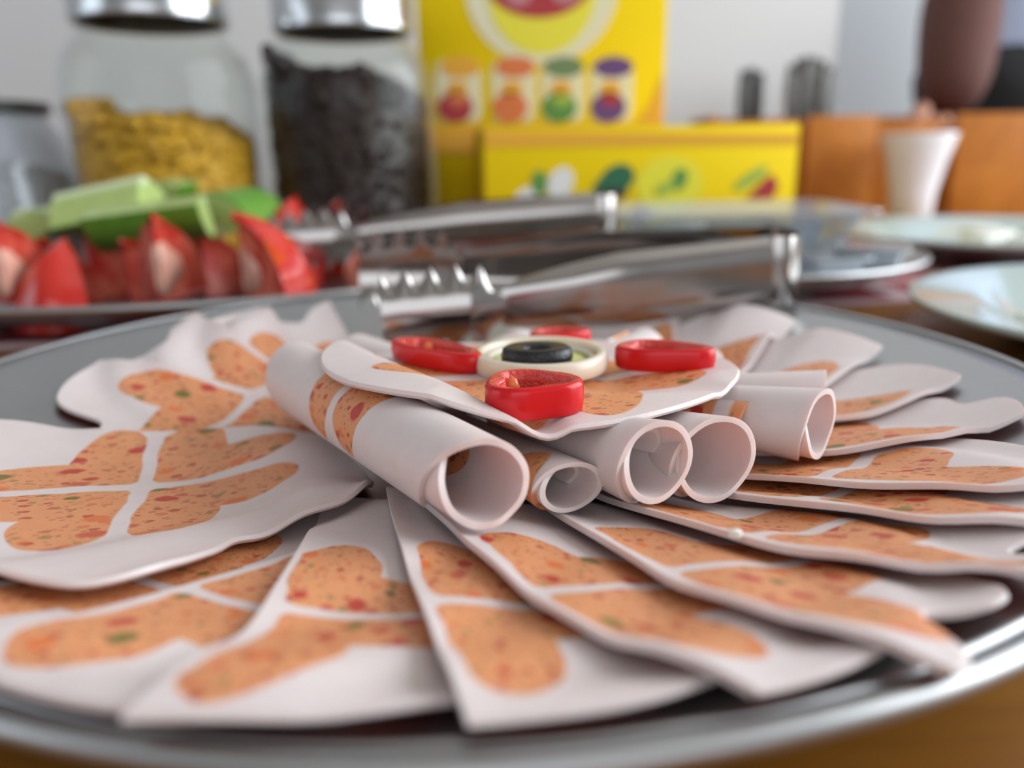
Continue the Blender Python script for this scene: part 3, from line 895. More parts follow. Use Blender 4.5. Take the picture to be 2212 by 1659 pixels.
# ------------------------------------------------------------------ tomato tray
TC = (-.212, .224); TA, TB = .19, .106
dish('vegetable_tray', (TC[0], TC[1], 0), .16, 'oval steel tray heaped with tomato wedges and cucumber sticks', M_TRAY, sq=(TA / .16, TB / .16))
def ztray(x, y): return float(zd(.16 * np.hypot((x - TC[0]) / TA, (y - TC[1]) / TB)))

def wedge(loc, r, ang, yaw, lean, roll_, label, stretch=1.1, core=True):
    """one wedge of a tomato: sphere sector about local z, opening angle ang; faces = flesh, outside = skin"""
    t = thing('tomato_wedge', loc, label, 'tomato', 'tomato wedges on the steel tray')
    Rm = (Matrix.Rotation(yaw, 3, 'Z') @ Matrix.Rotation(lean, 3, 'X') @ Matrix.Rotation(roll_, 3, 'Y'))
    nth, nph = 14, 20
    sk, skF = [], []
    ths = np.linspace(-ang / 2, ang / 2, nth); phs = np.linspace(0, math.pi / 2 - .06, nph)
    def P(th, ph, k=1.0):
        rr = r * k * (1 + .05 * math.cos(5 * th))
        return Vector((rr * math.cos(ph) * math.cos(th), rr * math.cos(ph) * math.sin(th), rr * math.sin(ph) * stretch))
    pts = [P(a, b) for a in ths for b in phs]
    skF = [(i * nph + j, (i + 1) * nph + j, (i + 1) * nph + j + 1, i * nph + j + 1) for i in range(nth - 1) for j in range(nph - 1)]
    faces_pts, fF = [], []
    for sgn in (-1, 1):
        base = len(faces_pts); th = sgn * ang / 2
        grid = 8
        for b in phs:
            for g in range(grid + 1):
                k = g / grid
                p = P(th, b, 1) * 1.0
                axis = Vector((r * .12, 0, p.z * .92))
                bulge = -sgn * .05 * r * math.sin(k * math.pi) * math.cos(b)
                q = axis.lerp(p, k) + Vector((-math.sin(th), math.cos(th), 0)) * bulge
                faces_pts.append(q)
        for i in range(nph - 1):
            for g in range(grid):
                a = base + i * (grid + 1) + g
                fF.append((a, a + 1, a + grid + 2, a + grid + 1))
    allp = [Rm @ p for p in pts + faces_pts]
    zmin = min(p.z for p in allp)
    W = lambda L: [(loc[0] + p.x, loc[1] + p.y, loc[2] + p.z - zmin) for p in L]
    wp = W(allp)
    mesh('skin', wp[:len(pts)], skF, M_TSKIN, t)
    mesh('flesh', wp[len(pts):], fF, M_TFLESH, t)
    if core:
        for sgn in (-1, 1):
            th = sgn * ang / 2; cpts = []
            cen = Vector((r * .14, 0, r * .42)) + Vector((math.cos(th), math.sin(th), 0)) * r * .16
            nn = Vector((-math.sin(th), math.cos(th), 0)) * sgn
            ring = []
            m = 18
            ex = Vector((math.cos(th), math.sin(th), 0)); ez = Vector((0, 0, 1))
            ring.append(cen + nn * r * .03)
            for q in range(m):
                w = 2 * math.pi * q / m; rad = r * (.26 + .05 * math.cos(3 * w))
                ring.append(cen + ex * math.cos(w) * rad + ez * math.sin(w) * rad * 1.3 + nn * r * .004)
            Fc = [(0, 1 + q, 1 + (q + 1) % m) for q in range(m)]
            ring2 = [p - nn * r * .05 for p in ring]
            Fc += [(m + 1, m + 2 + (q + 1) % m, m + 2 + q) for q in range(m)]
            Fc += [(1 + q, m + 2 + q, m + 2 + (q + 1) % m, 1 + (q + 1) % m) for q in range(m)]
            mesh('core', W([Rm @ p for p in ring + ring2]), Fc, M_TCORE, t)
    return t
def twedge(px, depth, r, ang, yaw, lean, roll_, label, dz=0.0, **kw):
    y = depth + CAM[1]
    p = at_y(px, 560, y)
    z = max(ztray(p[0], p[1]), ztray(p[0], p[1] - .75 * r) - .002) if dz == 0 else dz
    return wedge((p[0], p[1], z + .0005), r, math.radians(ang), math.radians(yaw), math.radians(lean), math.radians(roll_), label, **kw)
twedge(155, .418, .037, 66, -88, 0, 0, 'tomato wedge standing with its shiny red skin towards the cold cuts')
twedge(255, .425, .036, 70, 60, 0, 0, 'tomato wedge turned away behind the shiny upright one', core=False)
twedge(335, .392, .038, 56, 100, 0, 0, 'pointed tomato wedge with a pale core on its cut side, under the long cucumber stick')
twedge(500, .410, .040, 110, 20, 0, 0, 'largest tomato wedge with a pale pink core, at the end of the row')
twedge(0, .385, .037, 80, 120, 0, 0, 'tomato wedge with pale flesh cut off by the tray side')
twedge(85, .435, .036, 75, 100, 0, 0, 'tomato wedge tucked behind the shiny upright one', core=False)
twedge(430, .470, .036, 80, 80, 0, 0, 'tomato wedge under the cucumber sticks in the middle of the heap', core=False)
twedge(300, .480, .037, 80, 90, 0, 0, 'tomato wedge hidden behind, carrying the broad cucumber stick', core=False)
twedge(180, .470, .036, 80, 80, 0, 0, 'tomato wedge hidden behind, under the broad cucumber stick', core=False)
twedge(555, .490, .036, 80, 70, 0, 0, 'tomato wedge under the short pale cucumber stick', core=False)
twedge(655, .515, .044, 78, -100, 0, 0, 'dark red tomato wedge standing before the jar of dark cereal', core=False)
twedge(748, .500, .042, 66, 118, 0, 0, 'tomato wedge showing rosy cut flesh before the jar of dark cereal', core=False)

def cucumber(px0, py0, px1, py1, depth, w, yawroll, label, depth1=None):
    """quarter-round cucumber stick: flesh prism with a curved green skin and pale seed core"""
    y0 = depth + CAM[1]; y1 = (depth1 or depth) + CAM[1]
    a = Vector(at_y(px0, py0, y0)); b = Vector(at_y(px1, py1, y1))
    t = thing('cucumber_stick', tuple((a + b) / 2 - Vector((0, 0, w * .5))), label, 'cucumber', 'cucumber sticks on the tomatoes')
    d = (b - a).normalized(); s = d.cross(Vector((0, 0, 1))).normalized(); u = s.cross(d)
    c, sn = math.cos(yawroll), math.sin(yawroll)
    s, u = s * c + u * sn, u * c - s * sn
    n = 12
    arc = [(w * math.cos(x) , w * math.sin(x)) for x in np.linspace(-math.pi * .25, math.pi * .25, n)]
    off = w * .62
    def ringp(p, pts): return [tuple(p + s * (x - off) + u * y) for x, y in pts]
    inner = [(w * .30, w * .26), (w * .20, 0), (w * .30, -w * .26)]
    flesh = [(x * .965, y * .965) for x, y in arc] + inner
    V = ringp(a, flesh) + ringp(b, flesh); m = len(flesh)
    F = [(i, (i + 1) % m, m + (i + 1) % m, m + i) for i in range(m)] + [tuple(range(m))[::-1], tuple(range(m, 2 * m))]
    sharp(mesh('flesh', V, F, M_CFLESH, t), 30)
    ring = arc + [(x * .955, y * .955) for x, y in arc[::-1]]
    V = ringp(a, ring) + ringp(b, ring); m = len(ring)
    F = [(i, (i + 1) % m, m + (i + 1) % m, m + i) for i in range(m)] + [tuple(range(m))[::-1], tuple(range(m, 2 * m))]
    sharp(mesh('skin', V, F, M_CSKIN, t), 30)
    core = [(w * .305, w * .255), (w * .36, w * .08), (w * .36, -w * .08), (w * .305, -w * .255), (w * .185, 0)]
    e = d * (b - a).length * .004
    V = ringp(a - e, core) + ringp(b + e, core); m = 5
    F = [(i, (i + 1) % m, m + (i + 1) % m, m + i) for i in range(m)] + [tuple(range(m))[::-1], tuple(range(m, 2 * m))]
    sharp(mesh('seed_core', V, F, M_CSEED, t), 30)
    return t
cucumber(140, 468, 325, 428, .465, .030, math.radians(-100), 'broad pale green cucumber stick lying on top of the heap')
cucumber(205, 498, 445, 466, .435, .028, math.radians(-62), 'long cucumber stick with green skin below, resting on the tomatoes', depth1=.445)
cucumber(475, 462, 562, 448, .475, .030, math.radians(70), 'short cucumber stick with its pale cut end showing, next to the tongs', depth1=.51)
cucumber(55, 490, 125, 480, .46, .024, math.radians(-70), 'short cucumber stick low beside the broad stick', depth1=.50)
cucumber(345, 425, 390, 415, .50, .022, math.radians(-60), 'small cucumber piece peeping out behind the two long sticks', depth1=.52)

# ------------------------------------------------------------------ glass jars
def jar(px, depth, label, cereal, body_r=.0605, neck_r=.0445, shoulder=.116, neck=.156, h=.186, lid=True, s=1.0):
    body_r, neck_r = body_r * s, neck_r * s
    shoulder, neck, h = shoulder * s, neck * s, h * s
    y = depth + CAM[1]; x = at_y(px, 300, y)[0]
    c = (x, y, TABLE)
    t = thing('storage_jar', c, label, 'jar', 'glass storage jars')
    o = [(.001, .0), (body_r - .008, .0), (body_r, .008), (body_r, shoulder), (body_r * .985, shoulder + .012), (body_r * .93, shoulder + .024), (body_r * .82, neck - .012), (neck_r, neck - .003), (neck_r - .002, neck), (neck_r - .002, h - .01)]
    i = [(r - .0032, z) for r, z in o[::-1] if z > .01] + [(body_r - .006, .008), (.001, .007)]
    mesh('glass_body', *lathe(o + i, c, 64), M_GLASS, t)
    if lid:
        z0 = neck + .001
        pr = [(neck_r - .0005, z0 + .001), (neck_r + .0035, z0), (neck_r + .0045, z0 + .003), (neck_r + .0035, z0 + .006), (neck_r + .0035, z0 + .028), (neck_r + .001, z0 + .032), (.001, z0 + .032), (.001, z0 + .029), (neck_r - .0005, z0 + .029), (neck_r - .0005, z0 + .001)]
        sharp(mesh('lid', *lathe(pr, c, 64), M_LID, t), 40)
    return c
def cereal_fill(name, c, r, prof, mat, n, size, flat, label, cat, seed):
    """heap of loose pieces: a lumpy core plus the pieces one sees against the glass and on top"""
    rg = np.random.default_rng(seed)
    V, F = [], []
    def topz_(x, y): return prof(x / r, y / r)
    ringn, k = 48, 10
    for i in range(k + 1):
        for j in range(ringn):
            a = 2 * math.pi * j / ringn; rr = r * .95 * max(i, .01) / k
            X, Y = rr * math.cos(a), rr * math.sin(a)
            V.append((c[0] + X, c[1] + Y, c[2] + topz_(X, Y) - size * .4 + .002 * math.sin(X * 300) * math.cos(Y * 260)))
    for j in range(ringn):
        a = 2 * math.pi * j / ringn; V.append((c[0] + r * .95 * math.cos(a), c[1] + r * .95 * math.sin(a), c[2] + .010))
    for i in range(k + 1):
        for j in range(ringn):
            q = i * ringn
            F.append((q + j, q + (j + 1) % ringn, q + ringn + (j + 1) % ringn, q + ringn + j))
    ico = [(0, 0, 1), (.9, 0, .3), (.28, .85, .3), (-.72, .52, .3), (-.72, -.52, .3), (.28, -.85, .3), (0, 0, -.7)]
    icf = [(0, 1, 2), (0, 2, 3), (0, 3, 4), (0, 4, 5), (0, 5, 1), (6, 2, 1), (6, 3, 2), (6, 4, 3), (6, 5, 4), (6, 1, 5)]
    for m in range(n):
        a = rg.uniform(0, 2 * math.pi)
        if m % 2: rr = r * .955; X, Y = rr * math.cos(a), rr * math.sin(a); z = rg.uniform(.014, max(.016, topz_(X, Y)))
        else: rr = r * .95 * math.sqrt(rg.uniform(0, 1)); X, Y = rr * math.cos(a), rr * math.sin(a); z = topz_(X, Y)
        Rm = Matrix.Rotation(rg.uniform(0, 6), 3, 'X') @ Matrix.Rotation(rg.uniform(0, 6), 3, 'Z')
        s = size * rg.uniform(.7, 1.2); b = len(V)
        lim = r * .985
        for p in ico:
            v = Rm @ Vector((p[0] * s, p[1] * s, p[2] * s * flat))
            qx, qy = X + v.x, Y + v.y; l = math.hypot(qx, qy)
            if l > lim: qx, qy = qx * lim / l, qy * lim / l
            V.append((c[0] + qx, c[1] + qy, c[2] + max(.0105, z + v.z)))
        F += [tuple(b + i for i in f) for f in icf]
    o = mesh(name, V, F, mat, loc=(c[0], c[1], c[2] + .01))
    tag(o, label, cat, kind='stuff')
jc = jar(360, .625, 'large clear glass jar with a steel lid holding yellow corn flakes', None, s=1.13)
cereal_fill('corn_flakes', jc, .0645, lambda u, v: .108 - .014 * u + .006 * math.sin(3 * u + 1) + .004 * v + (.010 if u < -.75 else 0), M_FLAKE, 700, .0075, .35, 'golden yellow corn flakes filling half of the glass jar', 'cereal', 3)
jc = jar(757, .665, 'large clear glass jar with a steel lid holding dark cocoa cereal', None, s=1.11)
cereal_fill('cocoa_cereal', jc, .0630, lambda u, v: .143 - .018 * u + .006 * math.sin(4 * u), M_CHOC, 900, .0065, .8, 'dark brown cocoa cereal filling most of the glass jar', 'cereal', 5)
def small_jar():
    y = .625 + CAM[1]; x = at_y(-32, 300, y)[0]; c = (x, y, TABLE)
    t = thing('glass_canister', c, 'squat clear glass canister with a dark rim and pale oats at the table side', 'jar')
    o = [(.001, 0), (.058, 0), (.066, .006), (.066, .040), (.063, .070), (.053, .098), (.044, .114), (.043, .121)]
    i = [(r - .003, z) for r, z in o[::-1] if z > .005] + [(.058, .008), (.001, .008)]
    mesh('glass_body', *lathe(o + i, c, 56), M_PLASTIC, t)
    mesh('lid', *lathe([(.001, .119), (.046, .119), (.047, .122), (.046, .127), (.001, .128)], c, 56), M_DARK, t)
    cereal_fill('oat_flakes', c, .060, lambda u, v: .078 + .004 * math.sin(4 * u) - .012 * (u * u + v * v), M_OATS, 400, .006, .35, 'pale grey oat flakes inside the squat canister', 'cereal', 9)
small_jar()

# ------------------------------------------------------------------ tea boxes
def poly_extrude(pts, to_world, d=.0004):
    n = len(pts)
    V = [to_world(x, z, 0) for x, z in pts] + [to_world(x, z, d) for x, z in pts]
    F = [tuple(range(n)), tuple(range(2 * n - 1, n - 1, -1))] + [(i, n + i, n + (i + 1) % n, (i + 1) % n) for i in range(n)]
    return V, F
def ellipse(cx_, cz, a, b, n=28, rot=0.0, a0=0, a1=2 * math.pi):
    c, s = math.cos(rot), math.sin(rot); out = []
    for w in np.linspace(a0, a1, n, endpoint=abs(a1 - a0) < 6.2):
        x, z = a * math.cos(w), b * math.sin(w); out.append((cx_ + c * x - s * z, cz + s * x + c * z))
    return out
def carton(name, p0, width, height, depth_, yaw, label, mat):
    """box whose front-left-bottom corner is p0, front face turned by yaw"""
    ex = Vector((math.cos(yaw), math.sin(yaw), 0)); ey = Vector((-math.sin(yaw), math.cos(yaw), 0)); ez = Vector((0, 0, 1)); p0 = Vector(p0)
    t = thing(name, tuple(p0 + ex * width / 2 + ey * depth_ / 2), label, 'tea box')
    V, F = box(0, width, 0, depth_, 0, height)
    W = [tuple(p0 + ex * x + ey * y + ez * z) for x, y, z in V]
    b = mesh('carton', W, F, mat, t, smooth=False); bevel(b, .0012, 2)
    def to_world(x, z, d=0): return tuple(p0 + ex * x + ez * z - ey * (.0003 + d))
    return b, to_world
def prn(t, tw, nm, pts, mat, lay=0, label=None):
    o = mesh(nm, *poly_extrude(pts, lambda x, z, d: tw(x, z, d + lay * .0005)), mat, t, smooth=False)
    if label: o['label'] = label
# tall carton
D = .735
kx = D / FPX
yb = D + CAM[1]
pl = at_y(912, 300, yb); prr = at_y(1432, 300, yb)
wid = prr[0] - pl[0]
t, tw = carton('tea_carton', (pl[0], yb, TABLE), wid, .312, .075, 0.0, 'tall yellow tea carton with a red oval and four printed sachets', M_YEL)
X0 = pl[0]
def q(px, py):
    p = at_y(px, py, yb); return p[0] - X0, p[2] - TABLE
def qe(px, py, rx, ry, **kw):
    x, z = q(px, py); return ellipse(x, z, rx * kx, ry * kx, **kw)
prn(t, tw, 'printed_halo', qe(1170, -25, 150, 140, n=40), M_CREAM, 0, 'cream oval halo')
prn(t, tw, 'printed_sun', qe(1170, -25, 108, 120, n=40), M_YEL2, 1, 'bright yellow oval')
prn(t, tw, 'printed_logo', qe(1165, -45, 108, 70, n=40), M_RED, 2, 'dark red oval')
prn(t, tw, 'printed_logo_lettering', qe(1120, -12, 26, 22), M_PINK, 3); prn(t, tw, 'printed_logo_lettering', qe(1222, -14, 28, 20), M_PINK, 3)
for px, top, fr in ((992, M_AMBER, M_RED), (1110, M_ORANGE, M_ORANGE), (1216, M_GREYGR, M_GREEN), (1322, M_PURPLE, M_PURPLE)):
    a = q(px - 46, 262); b = q(px + 46, 130)
    prn(t, tw, 'printed_sachet', [(a[0] + .003, a[1]), (b[0] - .003, a[1]), (b[0], a[1] + .01), (b[0], b[1] - .01), (b[0] - .003, b[1]), (a[0] + .003, b[1]), (a[0], b[1] - .01), (a[0], a[1] + .01)], M_CREAM, 0)
    prn(t, tw, 'printed_badge', qe(px + 3, 145, 40, 20), top, 1)
    prn(t, tw, 'printed_spark', qe(px - 4, 192, 22, 15), M_AMBER, 1)
    prn(t, tw, 'printed_fruit', qe(px - 8, 232, 36, 30), fr, 1)
    prn(t, tw, 'printed_fruit_highlight', qe(px - 2, 216, 20, 11), M_RED if fr is M_PURPLE else M_ORANGE if fr is not M_GREEN else M_LGREEN, 2)
a = q(1360, 300); b = q(1430, 190)
prn(t, tw, 'printed_glow', [q(1375, 262), q(1432, 262), q(1432, 160), q(1405, 225)], M_AMBER, 0)
prn(t, tw, 'printed_ground', [q(1375, 268), q(914, 272), q(914, 330), q(1432, 330), q(1432, 264)], M_AMBER, 3)

# low carton, turned a little so that its end shows
D2 = .625
y2 = D2 + CAM[1]
yaw = math.radians(7)
pL = at_y(1046, 360, y2); kx2 = D2 / FPX
pR = at_y(1722, 360, y2 + .03)
wid2 = math.hypot(pR[0] - pL[0], .03)
H2 = at_y(1100, 276, y2)[2] - TABLE
t, tw = carton('tea_carton', (pL[0], y2, TABLE), wid2, H2, .085, yaw, 'low wide yellow tea carton printed with leaves, blossom and red fruit', M_YEL)
def q2(px, py):
    f = (px - 1046) / (1722 - 1046)
    p = at_y(px, py, y2 + .03 * f); return f * wid2, p[2] - TABLE
def e2(px, py, rx, ry, **kw):
    x, z = q2(px, py); return ellipse(x, z, rx * kx2, ry * kx2, **kw)
prn(t, tw, 'printed_band', [q2(1050, 318), q2(1718, 312), q2(1718, 290), q2(1050, 284)], M_AMBER, 0)
prn(t, tw, 'printed_glow', e2(1440, 400, 75, 60), M_YEL2, 0)
prn(t, tw, 'printed_blossom', e2(1205, 395, 26, 34, rot=-.5), M_WHITE, 0); prn(t, tw, 'printed_blossom', e2(1140, 420, 34, 16, rot=.3), M_WHITE, 0)
prn(t, tw, 'printed_leaf', e2(1160, 395, 16, 26), M_GREEN, 1)
prn(t, tw, 'printed_leaf', e2(1325, 388, 40, 30, rot=.5), M_DGREEN, 0); prn(t, tw, 'printed_leaf', e2(1300, 405, 24, 20), M_DGREEN, 1)
prn(t, tw, 'printed_cup', e2(1318, 418, 30, 14), M_DARK, 2)
prn(t, tw, 'printed_leaf', e2(1460, 388, 17, 24, rot=-.4), M_GREEN, 1); prn(t, tw, 'printed_leaf', e2(1432, 405, 24, 12, rot=.5), M_LGREEN, 2)
prn(t, tw, 'printed_leaf', e2(1620, 385, 44, 13, rot=.55), M_LGREEN, 0)
prn(t, tw, 'printed_fruit', [q2(1612, 428), q2(1672, 428), q2(1682, 400), q2(1668, 376), q2(1655, 384)], M_RED, 1)

# ------------------------------------------------------------------ things on the right
# small steel tray with portion tubs in a clear plastic box
SC = (.150, .292)
dish('portion_tray', (SC[0], SC[1], 0.0), .118, 'small steel tray under the clear box of portion tubs', M_TRAY, k=1.0)
def zs(x, y): return float(zd(np.hypot(x - SC[0], y - SC[1]) * .16 / .118))
def clear_box():
    c = (.150, .300, -.0165)
    t = thing('clear_plastic_box', c, 'clear plastic box of white portion tubs on the small steel tray', 'plastic box')
    w0, d0, w1, d1, h = .050, .038, .076, .052, .044
    def rr(w, d, z, n=8, r=.014):
        P = []
        for sx, sy, a0 in ((1, 1, 0), (-1, 1, 90), (-1, -1, 180), (1, -1, 270)):
            for k in range(n):
                a = math.radians(a0 + 90 * k / (n - 1)); P.append((c[0] + sx * (w - r) + r * math.cos(a), c[1] + sy * (d - r) + r * math.sin(a), c[2] + z))
        return P
    rings = [rr(w0, d0, 0), rr(w0 + .004, d0 + .003, .004), rr(w1, d1, h), rr(w1 + .006, d1 + .006, h), rr(w1 + .006, d1 + .006, h - .003), rr(w1 - .0015, d1 - .0015, h - .0025), rr(w0 + .0025, d0 + .0015, .0055), rr(w0 - .0015, d0 - .0015, .0015)]
    m = len(rings[0]); V = [p for r in rings for p in r]; F = []
    for i in range(len(rings) - 1):
        for j in range(m): F.append((i * m + j, i * m + (j + 1) % m, (i + 1) * m + (j + 1) % m, (i + 1) * m + j))
    F.append(tuple(range(m))[::-1]); F.append(tuple(range((len(rings) - 1) * m, len(rings) * m)))
    mesh('box_shell', V, F, M_PLASTIC, t)
    return c
bc = clear_box()
def tub(x, y, z, label, yaw=0, tiltx=0, s=1.0):
    t = thing('portion_tub', (x, y, z), label, 'portion tub', 'white portion tubs')
    Rm = Matrix.Rotation(yaw, 3, 'Z') @ Matrix.Rotation(tiltx, 3, 'X')
    def T_(V): 
        Q = [Rm @ Vector(v) for v in V]; zm = min(q_.z for q_ in Q) if False else 0
        return [(x + v.x, y + v.y, z + v.z) for v in Q]
    def rr(w, d, zz, n=6, r=.006):
        P = []
        for sx, sy, a0 in ((1, 1, 0), (-1, 1, 90), (-1, -1, 180), (1, -1, 270)):
            for k in range(n):
                a = math.radians(a0 + 90 * k / (n - 1)); P.append((sx * (w - r) + r * math.cos(a), sy * (d - r) + r * math.sin(a), zz))
        return P
    R0 = [rr(.014 * s, .012 * s, 0), rr(.017 * s, .015 * s, .014 * s), rr(.020 * s, .018 * s, .0145 * s), rr(.020 * s, .018 * s, .0155 * s)]
    m = len(R0[0]); V = [p for r in R0 for p in r]; F = [(i * m + j, i * m + (j + 1) % m, (i + 1) * m + (j + 1) % m, (i + 1) * m + j) for i in range(3) for j in range(m)] + [tuple(range(m))[::-1], tuple(range(3 * m, 4 * m))]
    sharp(mesh('tub', T_(V), F, M_BUTTER, t), 40)
    R1 = [rr(.0203 * s, .0183 * s, .0157 * s), rr(.0203 * s, .0183 * s, .0162 * s)]
    V = [p for r in R1 for p in r]; F = [(j, (j + 1) % m, m + (j + 1) % m, m + j) for j in range(m)] + [tuple(range(m))[::-1], tuple(range(m, 2 * m))]
    sharp(mesh('foil_lid', T_(V), F, M_FOIL, t), 40)
zb_ = bc[2] + .002
for i, (dx, dy, k, yw) in enumerate([(-.030, -.014, 0, .1), (.014, -.016, 0, -.1), (-.026, .022, 0, .1), (.020, .022, 0, 0.1), (-.040, -.004, 1, .3), (.006, .002, 1, -.2), (.050, 0, 1, .2)]):
    tub(bc[0] + dx * .9, bc[1] + dy, zb_ + k * .0166, 'white portion tub with a foil lid inside the clear plastic box', yw)
p = at_y(1790, 575, SC[1] - .083 ); tub(p[0], SC[1] - .078, zs(p[0], SC[1] - .078) + .002, 'loose white portion tub on the small steel tray in front of the box', .2)
p = at_y(1870, 560, SC[1] - .06); tub(p[0], SC[1] - .066, zs(p[0], SC[1] - .066) + .003, 'loose white portion tub on the small steel tray beside the box corner', -.4)

def jam_pot():
    y = .60 + CAM[1]; x = at_y(1383, 480, y)[0]; c = (x, y, zs(x, y) + .0006); k = .62
    t = thing('jam_jar', c, 'small jar of red jam with a yellow-green label before the low tea carton', 'jam jar')
    L = lambda pr: lathe([(r * k, z * k) for r, z in pr], c, 32)
    mesh('glass_body', *L([(.001, 0), (.011, 0), (.0125, .002), (.0125, .040), (.0105, .044), (.0105, .046), (.001, .046)]), M_JAM, t)
    mesh('paper_label', *L([(.0126, .004), (.0130, .004), (.0130, .018), (.0126, .018), (.0126, .004)]), M_LGREEN, t)
    mesh('lid', *L([(.0106, .044), (.012, .044), (.012, .052), (.001, .0525), (.001, .0465), (.0106, .0465), (.0106, .044)]), M_DARK, t)
jam_pot()

def plate(name, c, R_, h, label, mat):
    pr = [(.0005, .0035), (R_ * .55, .0035), (R_ * .66, .006), (R_ * .80, h - .003), (R_ - .002, h - .0002), (R_, h + .0008), (R_ + .0012, h - .0004), (R_, h - .0024), (R_ * .80, h - .006), (R_ * .62, .001), (R_ * .58, 0), (R_ * .5, 0), (R_ * .48, .0015), (.0005, .0015)]
    o = mesh(name, *lathe(pr, c, 128), mat, loc=c)
    return tag(o, label, 'plate')
plate('dinner_plate', (.312, .088, TABLE), .126, .020, 'pale green-white plate beside the cold-cut tray', M_PLATE)
def cheese(cx_, cy_, z, s, label, name='cheese_cube', group=None):
    V, F = box(cx_ - s, cx_ + s, cy_ - s * .8, cy_ + s * .8, z, z + s * 1.2)
    V = rotz(V, .4, (cx_, cy_)); o = mesh(name, V, F, M_CHEESE, loc=(cx_, cy_, z), smooth=False); bevel(o, .002, 2)
    tag(o, label, 'cheese', group)
pc = at_z(2228, 690, TABLE + .012)
cheese(pc[0] + .004, pc[1], TABLE + .0042, .009, 'white cheese cube on the pale green plate')
PC2 = (.395, .40)
plate('dinner_plate', (PC2[0], PC2[1], TABLE + .0016), .125, .020, 'grey-white plate of cheese farther back on the red cloth', M_PLATE)
for i, (dx, dy, s) in enumerate([(-.030, -.030, .012), (-.004, -.042, .012), (.024, -.02, .012), (-.01, -.006, .013), (.0, .03, .012)]):
    cheese(PC2[0] + dx, PC2[1] + dy, TABLE + .0062, s, 'white cheese cube piled on the plate at the far side', group='cheese cubes on the far plate')
def leaf(x, y, z):
    V, F = lathe([(.0005, 0), (.010, .001), (.016, .004), (.017, .0046), (.010, .0020), (.0005, .001)], (x, y, z), 14, (1, .6))
    tag(mesh('lettuce_leaf', V, F, M_LGREEN, loc=(x, y, z)), 'small green lettuce leaf beside the cheese on the far plate', 'lettuce')
leaf(PC2[0] - .055, PC2[1] - .025, TABLE + .0062)

# white cup
def cup():
    y = .93 + CAM[1]; x = at_y(1972, 400, y)[0]; c = (x, y, TABLE)
    h = at_y(1972, 288, y)[2] - TABLE
    t = thing('white_cup', c, 'tall tapered white cup standing before the wooden cutlery caddy', 'cup')
    pr = [(.0005, .004), (.020, .004), (.0215, 0), (.0225, .001), (.0245, h * .35), (.032, h * .7), (.040, h - .002), (.0402, h), (.0385, h), (.0365, h - .004), (.029, h * .68), (.0215, h * .35), (.019, .008), (.0005, .007)]
    mesh('cup_body', *lathe(pr, c, 64), M_CHINA, t)
    path = []
    for k in range(17):
        a = math.radians(-80 + 200 * k / 16); path.append((x - .030 - .020 * math.cos(a) * 1.0, y + .010, TABLE + h * .60 + .020 * math.sin(a)))
cup()

# wooden cutlery caddy
def caddy():
    yc = 1.0 + CAM[1]
    x0 = at_y(1532, 300, yc)[0]; x1 = .72; z1 = at_y(1700, 248, yc)[2]
    y0, y1 = yc, yc + .11; w = .009
    t = thing('cutlery_caddy', ((x0 + x1) / 2, (y0 + y1) / 2, TABLE), 'long orange-brown wooden cutlery caddy at the back of the table', 'caddy')
    P = lambda nm, b: bevel(mesh(nm, *box(*b), M_BOXWOOD, t, smooth=False), .0015, 2)
    P('back_board', (x0, x1, y1 - w, y1, TABLE, z1)); P('base_board', (x0, x1, y0 + w, y1 - w, TABLE, TABLE + w))
    P('end_board', (x0, x0 + w, y0, y1 - w, TABLE, z1)); P('end_board', (x1 - w, x1, y0, y1 - w, TABLE, z1))
    xa, xb = at_y(1742, 300, yc)[0], at_y(1890, 300, yc)[0]; xc = at_y(2062, 300, yc)[0]
    P('front_panel', (x0 + w, xa, y0 + .004, y0 + .004 + w, TABLE, z1 - .006))
    P('front_panel', (xa, xb, y0 - .004, y0 - .004 + w, TABLE, z1 - .002))
    P('front_panel', (xb, xc, y0 + .012, y0 + .012 + w, TABLE, z1 - .010))
    P('front_panel', (xc, x1 - w, y0 - .006, y0 - .006 + w, TABLE, z1 - .002))
    for x in (xa, xb, xc): P('divider', (x - w / 2, x + w / 2, y0 + .022, y1 - w, TABLE + w, z1 - .012))
    return x0, y0, y1, z1
cx0, cy0, cy1, cz1 = caddy()
def knife(px, py_top, yy, lean, label, grp, wid=.011, nm='table_knife'):
    p = at_y(px, py_top, yy); zb = TABLE + .0095
    base = np.array([p[0] - lean * .6, yy, zb]); top = np.array(p)
    t = thing(nm, tuple(base), label, 'cutlery', grp)
    d = top - base; L = np.linalg.norm(d); d = d / L
    s = np.array([d[2], 0, -d[0]]); n_ = np.array([0, 1, 0])
    def ribbon(f0, f1, ws, th):
        V, F = [], []; m = len(ws)
        for i, w in enumerate(ws):
            q_ = base + d * L * (f0 + (f1 - f0) * i / (m - 1))
            for a, b in ((-1, -1), (1, -1), (1, 1), (-1, 1)): V.append(tuple(q_ + s * w * .5 * a + n_ * th * .5 * b))
        for i in range(m - 1):
            for k in range(4): F.append((i * 4 + k, i * 4 + (k + 1) % 4, i * 4 + 4 + (k + 1) % 4, i * 4 + 4 + k))
        F.append((3, 2, 1, 0)); F.append(tuple((m - 1) * 4 + k for k in range(4)))
        return V, F
    mesh('blade' if nm == 'table_knife' else 'head', *ribbon(0, .5, [.004, .013, .015, .013, .009] if nm == 'table_knife' else [.01, .022, .024, .016, .007], .0015), M_STEEL, t, smooth=False)
    mesh('handle', *ribbon(.5, 1, [.007, wid * .8, wid, wid, wid * .7], .005), M_DARK if nm == 'table_knife' else M_FORK, t)
